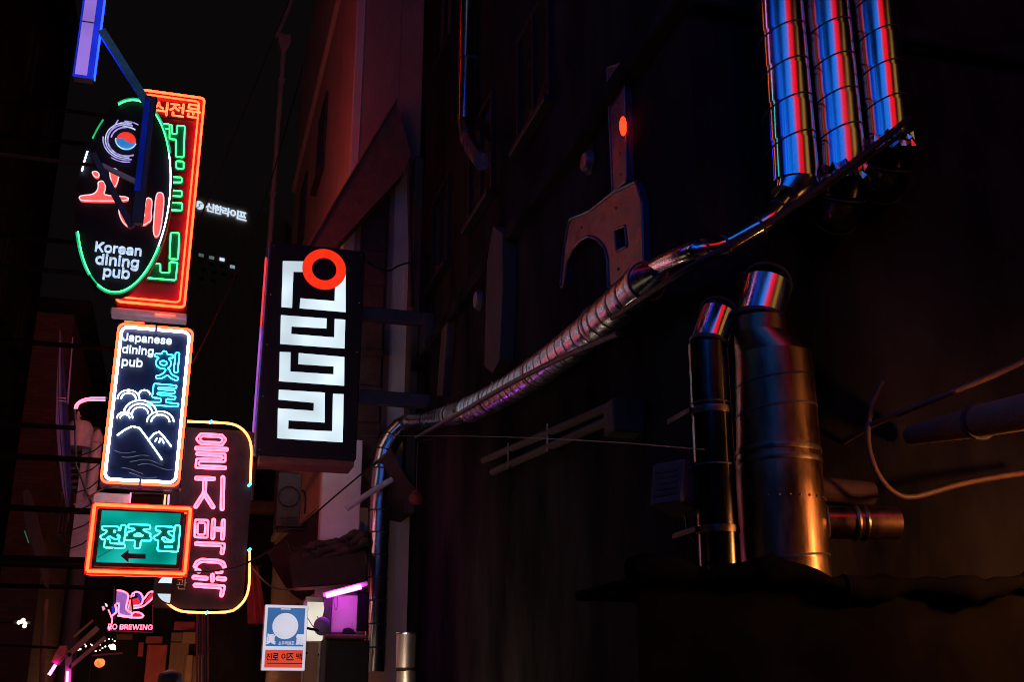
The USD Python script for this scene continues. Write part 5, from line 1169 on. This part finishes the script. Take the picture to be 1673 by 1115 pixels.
t = Thing("conduit_bundle", "bundle of dark upright conduits under the yellow neon border", "conduit")
for k in range(5): t.add("conduit", tube([at_y(322 + k * 4.5, 1004, 15.6), at_y(322 + k * 4.5, 1150, 15.6)], .014, 7), steel_dark if k % 2 else rust)
t.add("saddle", bx(at_y(320, 1060, 15.58), at_y(344, 1063, 15.64)), steel_dark); t.done()
t = Thing("hanging_banner", "dull red cloth panel hanging right of the yellow neon border", "banner")
Y = 17.5
rows = []
for i, py in enumerate((925, 950, 975, 1000, 1020)):
    for j in range(7):
        p = at_y(402 + i * .8 + j * (3.2 + .55 * i), py, Y); rows.append(p + np.array([0, .05 * math.sin(j * 1.6 + i * .3), 0]))
v = np.array(rows); f = []
for i in range(4):
    for j in range(6): q = i * 7 + j; f += [[q, q + 7, q + 8], [q, q + 8, q + 1]]
t.add("cloth", trimesh.Trimesh(np.vstack([v, v + np.array([0, .01, 0])]), f + [[a + 35, c + 35, b + 35] for a, b, c in f], process=False), redpaint, smooth=50)
t.add("rod", tube([at_y(398, 925, Y), at_y(428, 926, Y)], .012, 6), steel_dark); t.add("cord", tube([at_y(413, 925, Y), np.array([at_y(413, 925, Y)[0] + .9, Y, at_y(413, 925, Y)[2] + .9])], .006, 5), black_rubber); t.done()

# ================================================================== STALL UNDER THE BIG SIGN
t = Thing("awning", "dark sagging tarpaulin awning with a slanted front pole below the big sign", "awning")
e0, e1 = at_y(438, 905, 16.6), at_y(640, 735, 14.9)
t.add("front_pole", tube([e0, (e0 + e1) / 2, e1], .022, 8), rust, smooth=40)
rows = []
for i in range(9):
    u = i / 8; p = e0 + (e1 - e0) * u
    for j in range(5):
        w = j / 4; rows.append(p + np.array([.55 * w, .25 * w, -.62 * w - .12 * math.sin(w * 3.1) - .05 * math.sin(u * 17) * w]))
v = np.array(rows); f = []
for i in range(8):
    for j in range(4): q = i * 5 + j; f += [[q, q + 5, q + 6], [q, q + 6, q + 1]]
t.add("sheet", trimesh.Trimesh(np.vstack([v, v + np.array([0, .012, -.01])]), f + [[a + 45, c + 45, b + 45] for a, b, c in f], process=False), tarp, smooth=60)
for u in (.15, .5, .8): p = e0 + (e1 - e0) * u; t.add("strut", tube([p, p + np.array([.35, .1, -.75])], .016, 6), steel_dark)
t.done()
t = Thing("awning", "brown crumpled tarpaulin canopy over the purple lit stall", "awning")
rows = []; nx, ny = 13, 6
for i in range(nx):
    u = i / (nx - 1)
    for j in range(ny):
        w = j / (ny - 1)
        p = at_y(478 + u * 118, 962 - u * 6, 14.0) * (1 - w) + at_y(470 + u * 128, 905 - u * 12, 15.3) * w
        rows.append(p + np.array([0, 0, .05 * meshkit.noise(np.array([u * 9, w * 5, 3.0])) - .025]))
v = np.array(rows); f = []
for i in range(nx - 1):
    for j in range(ny - 1): q = i * ny + j; f += [[q, q + ny, q + ny + 1], [q, q + ny + 1, q + 1]]
nv = len(v)
t.add("sheet", trimesh.Trimesh(np.vstack([v, v + np.array([0, .0, .02])]), f + [[a + nv, c + nv, b + nv] for a, b, c in f], process=False), tarp, smooth=60)
t.add("front_rail", tube([at_y(480, 964, 13.98), at_y(600, 956, 13.98)], .02, 8), wood)
t.done()
t = Thing("tarp_bundle", "rolled dark brown tarpaulin lying on the stall canopy", "tarpaulin")
p, q = at_y(492, 912, 15.0), at_y(598, 884, 15.1)
for k in range(3):
    pts = np.array([p + (q - p) * u + np.array([0, .05 * k, .07 * k - .09 * 4 * u * (1 - u) * (1 - .3 * k) + .02 * math.sin(u * 13 + k * 2)]) for u in np.linspace(0, 1, 19)])
    t.add("fold", tube(pts, [.055 + .014 * math.sin(i * 1.1 + k * 2) + .01 * math.sin(i * 2.7) for i in range(19)], 10), tarp, smooth=60)
for u in (.25, .7): t.add("tie", ring(p + (q - p) * u + np.array([0, .04, .0]), q - p, .10, .012, .01, 14), black_rubber)
t.done()
single("neon_pipe", tube([at_y(566, 832, 14.9), at_y(604, 806, 14.9), at_y(640, 784, 14.95)], .04, 10), plastic_white, "short pink lit pipe slanting into the upright exhaust pipe", "pipe", smooth=40)
t = Thing("tube_light", "glowing magenta tube light under the stall canopy", "light")
Y = 13.75
t.add("tube", yline([(533, 974), (590, 959)], Y, .032, 8), N_mag); t.add("fitting", yline([(528, 973), (600, 954)], Y + .06, .03, 6), plastic_white)
for x in (545, 551): t.add("pull_cord", yline([(x, 975), (x + 1, 990), (x + (3 if x < 548 else -2), 998)], Y - .01, .004, 5), black_rubber)
t.done()
t = Thing("stall_booth", "narrow stall booth with a purple lit white wall panel and dark counter", "stall")
Y = 14.1
yb(t, "back_panel", 536, 972, 583, 1036, Y, .06, plastic_white); yb(t, "side_panel", 500, 975, 528, 1120, Y + .3, .05, plastic_white)
yb(t, "side_post", 529, 972, 537, 1118, Y - .05, .08, steel_dark); yb(t, "counter", 530, 1037, 600, 1045, Y - .3, .5, rust); yb(t, "front_skirt", 536, 1046, 600, 1160, Y - .2, .06, black_paint)
yb(t, "glass_pane", 584, 968, 601, 1032, Y, .03, glass_dark)
t.add("goods", prism_y(ypoly([(560, 1036), (562, 1028), (570, 1026), (578, 1030), (582, 1036)], Y - .1), Y - .1, .15), black_paint)
t.done()
t = Thing("light_panel", "cream lit panel between the poster box and the purple stall", "light panel")
Y = 13.9
yb(t, "panel", 499, 984, 527, 1048, Y, .08, N_cream); yb(t, "rim", 497, 982, 499, 1050, Y - .02, .10, plastic_white)
t.add("wire", yline([(485, 985), (498, 1003), (516, 1033), (527, 1022), (518, 1008)], Y - .05, .005, 5, 2), black_rubber); t.done()
t = Thing("hanging_hat", "magenta lit dark bag hanging on the stall post", "bag")
s = trimesh.creation.icosphere(2, .10); s.apply_scale((1, .8, 1.1)); s.apply_translation(at_y(526, 1024, 13.7)); t.add("body", s, cloth_banner, smooth=True)
t.add("strap", tube([at_y(526, 1015, 13.7), at_y(531, 996, 13.75), at_y(529, 982, 13.8)], .008, 6), black_rubber); t.done()
single("timber_post", bx(at_y(499, 1050, 13.3), at_y(515, 1160, 13.3) + np.array([0, .1, 0]), .008), cardboard, "tan timber post at the right edge of the poster box", "post")
t = Thing("exhaust_duct", "short bright duct standing at the bottom centre, lit warm white", "duct")
Y = 11.5
c, r = cyl_at(647, 679, 1075, Y)
za, zb = at_y(662, 1036, Y)[2], at_y(662, 1092, Y)[2]
t.add("duct_section", tube([(c[0], Y, za), (c[0], Y, zb)], r, 32), galv_matte, smooth=50); t.add("duct_section", tube([(c[0] + .01, Y, zb - .03), (c[0] + .01, Y, .3)], r * .98, 32), galv_matte, smooth=50)
t.add("seam", ring((c[0], Y, zb - .015), (0, 0, 1), r * .96, .02, .0, 32), black_paint); t.add("cap", ring((c[0], Y, za), (0, 0, 1), r, .01, .01, 32), alu)
t.done()
t = Thing("pendant_lamp", "warm bulb beside the short bright duct below the picture", "lamp")
s = trimesh.creation.icosphere(2, .05); s.apply_translation((c[0] - .55, Y - 1.1, 1.52)); t.add("bulb", s, emit("warm_white_bulb", (330, 220, 135), 1, 0), smooth=True)
t.add("cord", tube([(c[0] - .55, Y - 1.1, 1.56), (c[0] - .55, Y - 1.1, 1.63), (c[0] + .3, Y - .9, 1.45), (3.0, Y - .9, 1.4)], .008, 6), black_rubber); t.done()
t = Thing("air_conditioner", "dark outdoor air conditioning unit hung left of the lavender tiled bay", "air conditioner")
Y = 15.9
k = yb(t, "body", 455, 772, 489, 862, Y, .35, steel_dark); p = at_y(472, 812, Y - .01); t.add("fan_ring", ring(p, (0, 1, 0), .14, .01, .012, 24), black_paint, k)
for j in range(5): yb(t, "louvre", 458, 845 + j * 3, 486, 846 + j * 3, Y - .012, .011, black_paint, 0, k)
t.add("pipe", yline([(489, 800), (500, 806), (498, 840)], Y + .1, .015, 6, 1), black_rubber); t.add("bracket", bx(at_y(455, 863, Y), at_y(500, 866, Y + .01) + np.array([0, .4, 0])), steel_dark)
t.done()

for k, (x, lab) in enumerate(((-1.6, "added warm bulb lighting the shop house, left of the other one"), (.35, "added warm bulb lighting the shop house, right of the other one"))):
    t = Thing("pendant_lamp", lab, "lamp", "added bulbs lighting the shop house")  # unseen bulbs added below the view to light the shop shutters
    s = trimesh.creation.icosphere(2, .07); s.apply_translation((x, 24.3, 1.55)); t.add("bulb", s, N_addedbulb, smooth=True)
    t.add("cord", tube([(x, 24.3, 1.6), (x, 24.3, 5.5), (x, 25.6, 5.6)], .006, 5), black_rubber); t.done()

# ================================================================== PASSER-BY
def chain_body(bones):
    m = None
    for (p, r), (q, s) in bones:
        h = manifold3d.Manifold.batch_hull([manifold3d.Manifold.sphere(r, 18).translate(tuple(map(float, p))), manifold3d.Manifold.sphere(s, 18).translate(tuple(map(float, q)))])
        m = h if m is None else m + h
    m = m.refine_to_length(.03); mm_ = m.to_mesh(); tm = trimesh.Trimesh(mm_.vert_properties[:, :3], mm_.tri_verts, process=True)
    trimesh.smoothing.filter_taubin(tm, iterations=8); return tm
hx = at_y(279, 1099, 9.7)
P = lambda x, y, z: (np.array([hx[0] + x, 9.7 + y, z]))
HZ = hx[2]                          # top of the head
t = Thing("person", "person in black coat walking away, dark haired head at the bottom edge", "person")
k_ = HZ / 1.74
S = lambda x, y, z: P(x * k_, y * k_, z * k_)
legs = [((S(s * .09, 0, .90), .085), (S(s * .10, .03 * s, .49), .058)) for s in (-1, 1)] + [((S(s * .10, .03 * s, .49), .055), (S(s * .10, -.04 + .06 * s, .08), .038)) for s in (-1, 1)] + [((S(s * .10, -.05 + .06 * s, .045), .04), (S(s * .11, .12 + .06 * s, .035), .035)) for s in (-1, 1)]
arms = [((S(s * .18, 0, 1.40), .055), (S(s * .23, -.03, 1.13), .042)) for s in (-1, 1)] + [((S(s * .23, -.03, 1.13), .04), (S(s * .22, .08, .88), .028)) for s in (-1, 1)]
hands = []
for s in (-1, 1):
    hands += [((S(s * .22, .08, .88), .028), (S(s * .22, .10, .80), .030))] + [((S(s * .22, .075 + .02 * i, .80), .010), (S(s * .215, .085 + .022 * i, .73 + .006 * abs(i - 1.4)), .008)) for i in range(4)] + [((S(s * .21, .12, .84), .011), (S(s * .195, .15, .79), .009))]
torso = [((S(0, 0, .95), .13), (S(0, 0, 1.2), .12)), ((S(-.10, 0, 1.36), .09), (S(.10, 0, 1.36), .09)), ((S(0, 0, 1.2), .12), (S(0, 0, 1.36), .11)), ((S(0, 0, 1.40), .06), (S(0, .02, 1.54), .052))]
head = [((S(0, .02, 1.645), .088), (S(0, .055, 1.58), .062)), ((S(0, -.005, 1.64), .085), (S(0, .04, 1.66), .08)), ((S(-.088, .02, 1.61), .018), (S(-.088, .015, 1.645), .02)), ((S(.088, .02, 1.61), .018), (S(.088, .015, 1.645), .02)), ((S(0, .11, 1.605), .016), (S(0, .105, 1.64), .01))]
b = t.add("body", chain_body(legs + arms + hands + torso + head), skin, smooth=True)
t.add("hair", chain_body([((S(0, -.02, 1.655), .098), (S(0, .01, 1.665), .096)), ((S(0, -.05, 1.60), .07), (S(0, -.045, 1.64), .085)), ((S(-.05, .06, 1.70), .045), (S(.05, .06, 1.70), .045))]), hairm, smooth=True)
t.add("coat", chain_body([((S(0, 0, .86), .17), (S(0, 0, 1.18), .155)), ((S(-.12, 0, 1.37), .105), (S(.12, 0, 1.37), .105)), ((S(0, 0, 1.18), .155), (S(0, 0, 1.37), .12)), ((S(0, -.01, 1.45), .075), (S(0, -.01, 1.50), .07))] + [((S(s * .19, 0, 1.39), .075), (S(s * .24, -.03, 1.13), .062)) for s in (-1, 1)] + [((S(s * .24, -.03, 1.13), .06), (S(s * .225, .07, .91), .048)) for s in (-1, 1)]), coatm, smooth=True)
t.add("trousers", chain_body([((S(s * .09, 0, .88), .10), (S(s * .10, .03 * s, .49), .075)) for s in (-1, 1)] + [((S(s * .10, .03 * s, .49), .073), (S(s * .10, -.04 + .06 * s, .10), .058)) for s in (-1, 1)]), denim, smooth=True)
for s in (-1, 1): t.add("shoe", chain_body([((S(s * .10, -.06 + .06 * s, .05), .05), (S(s * .11, .14 + .06 * s, .04), .043))]), black_paint, smooth=True)
t.done()
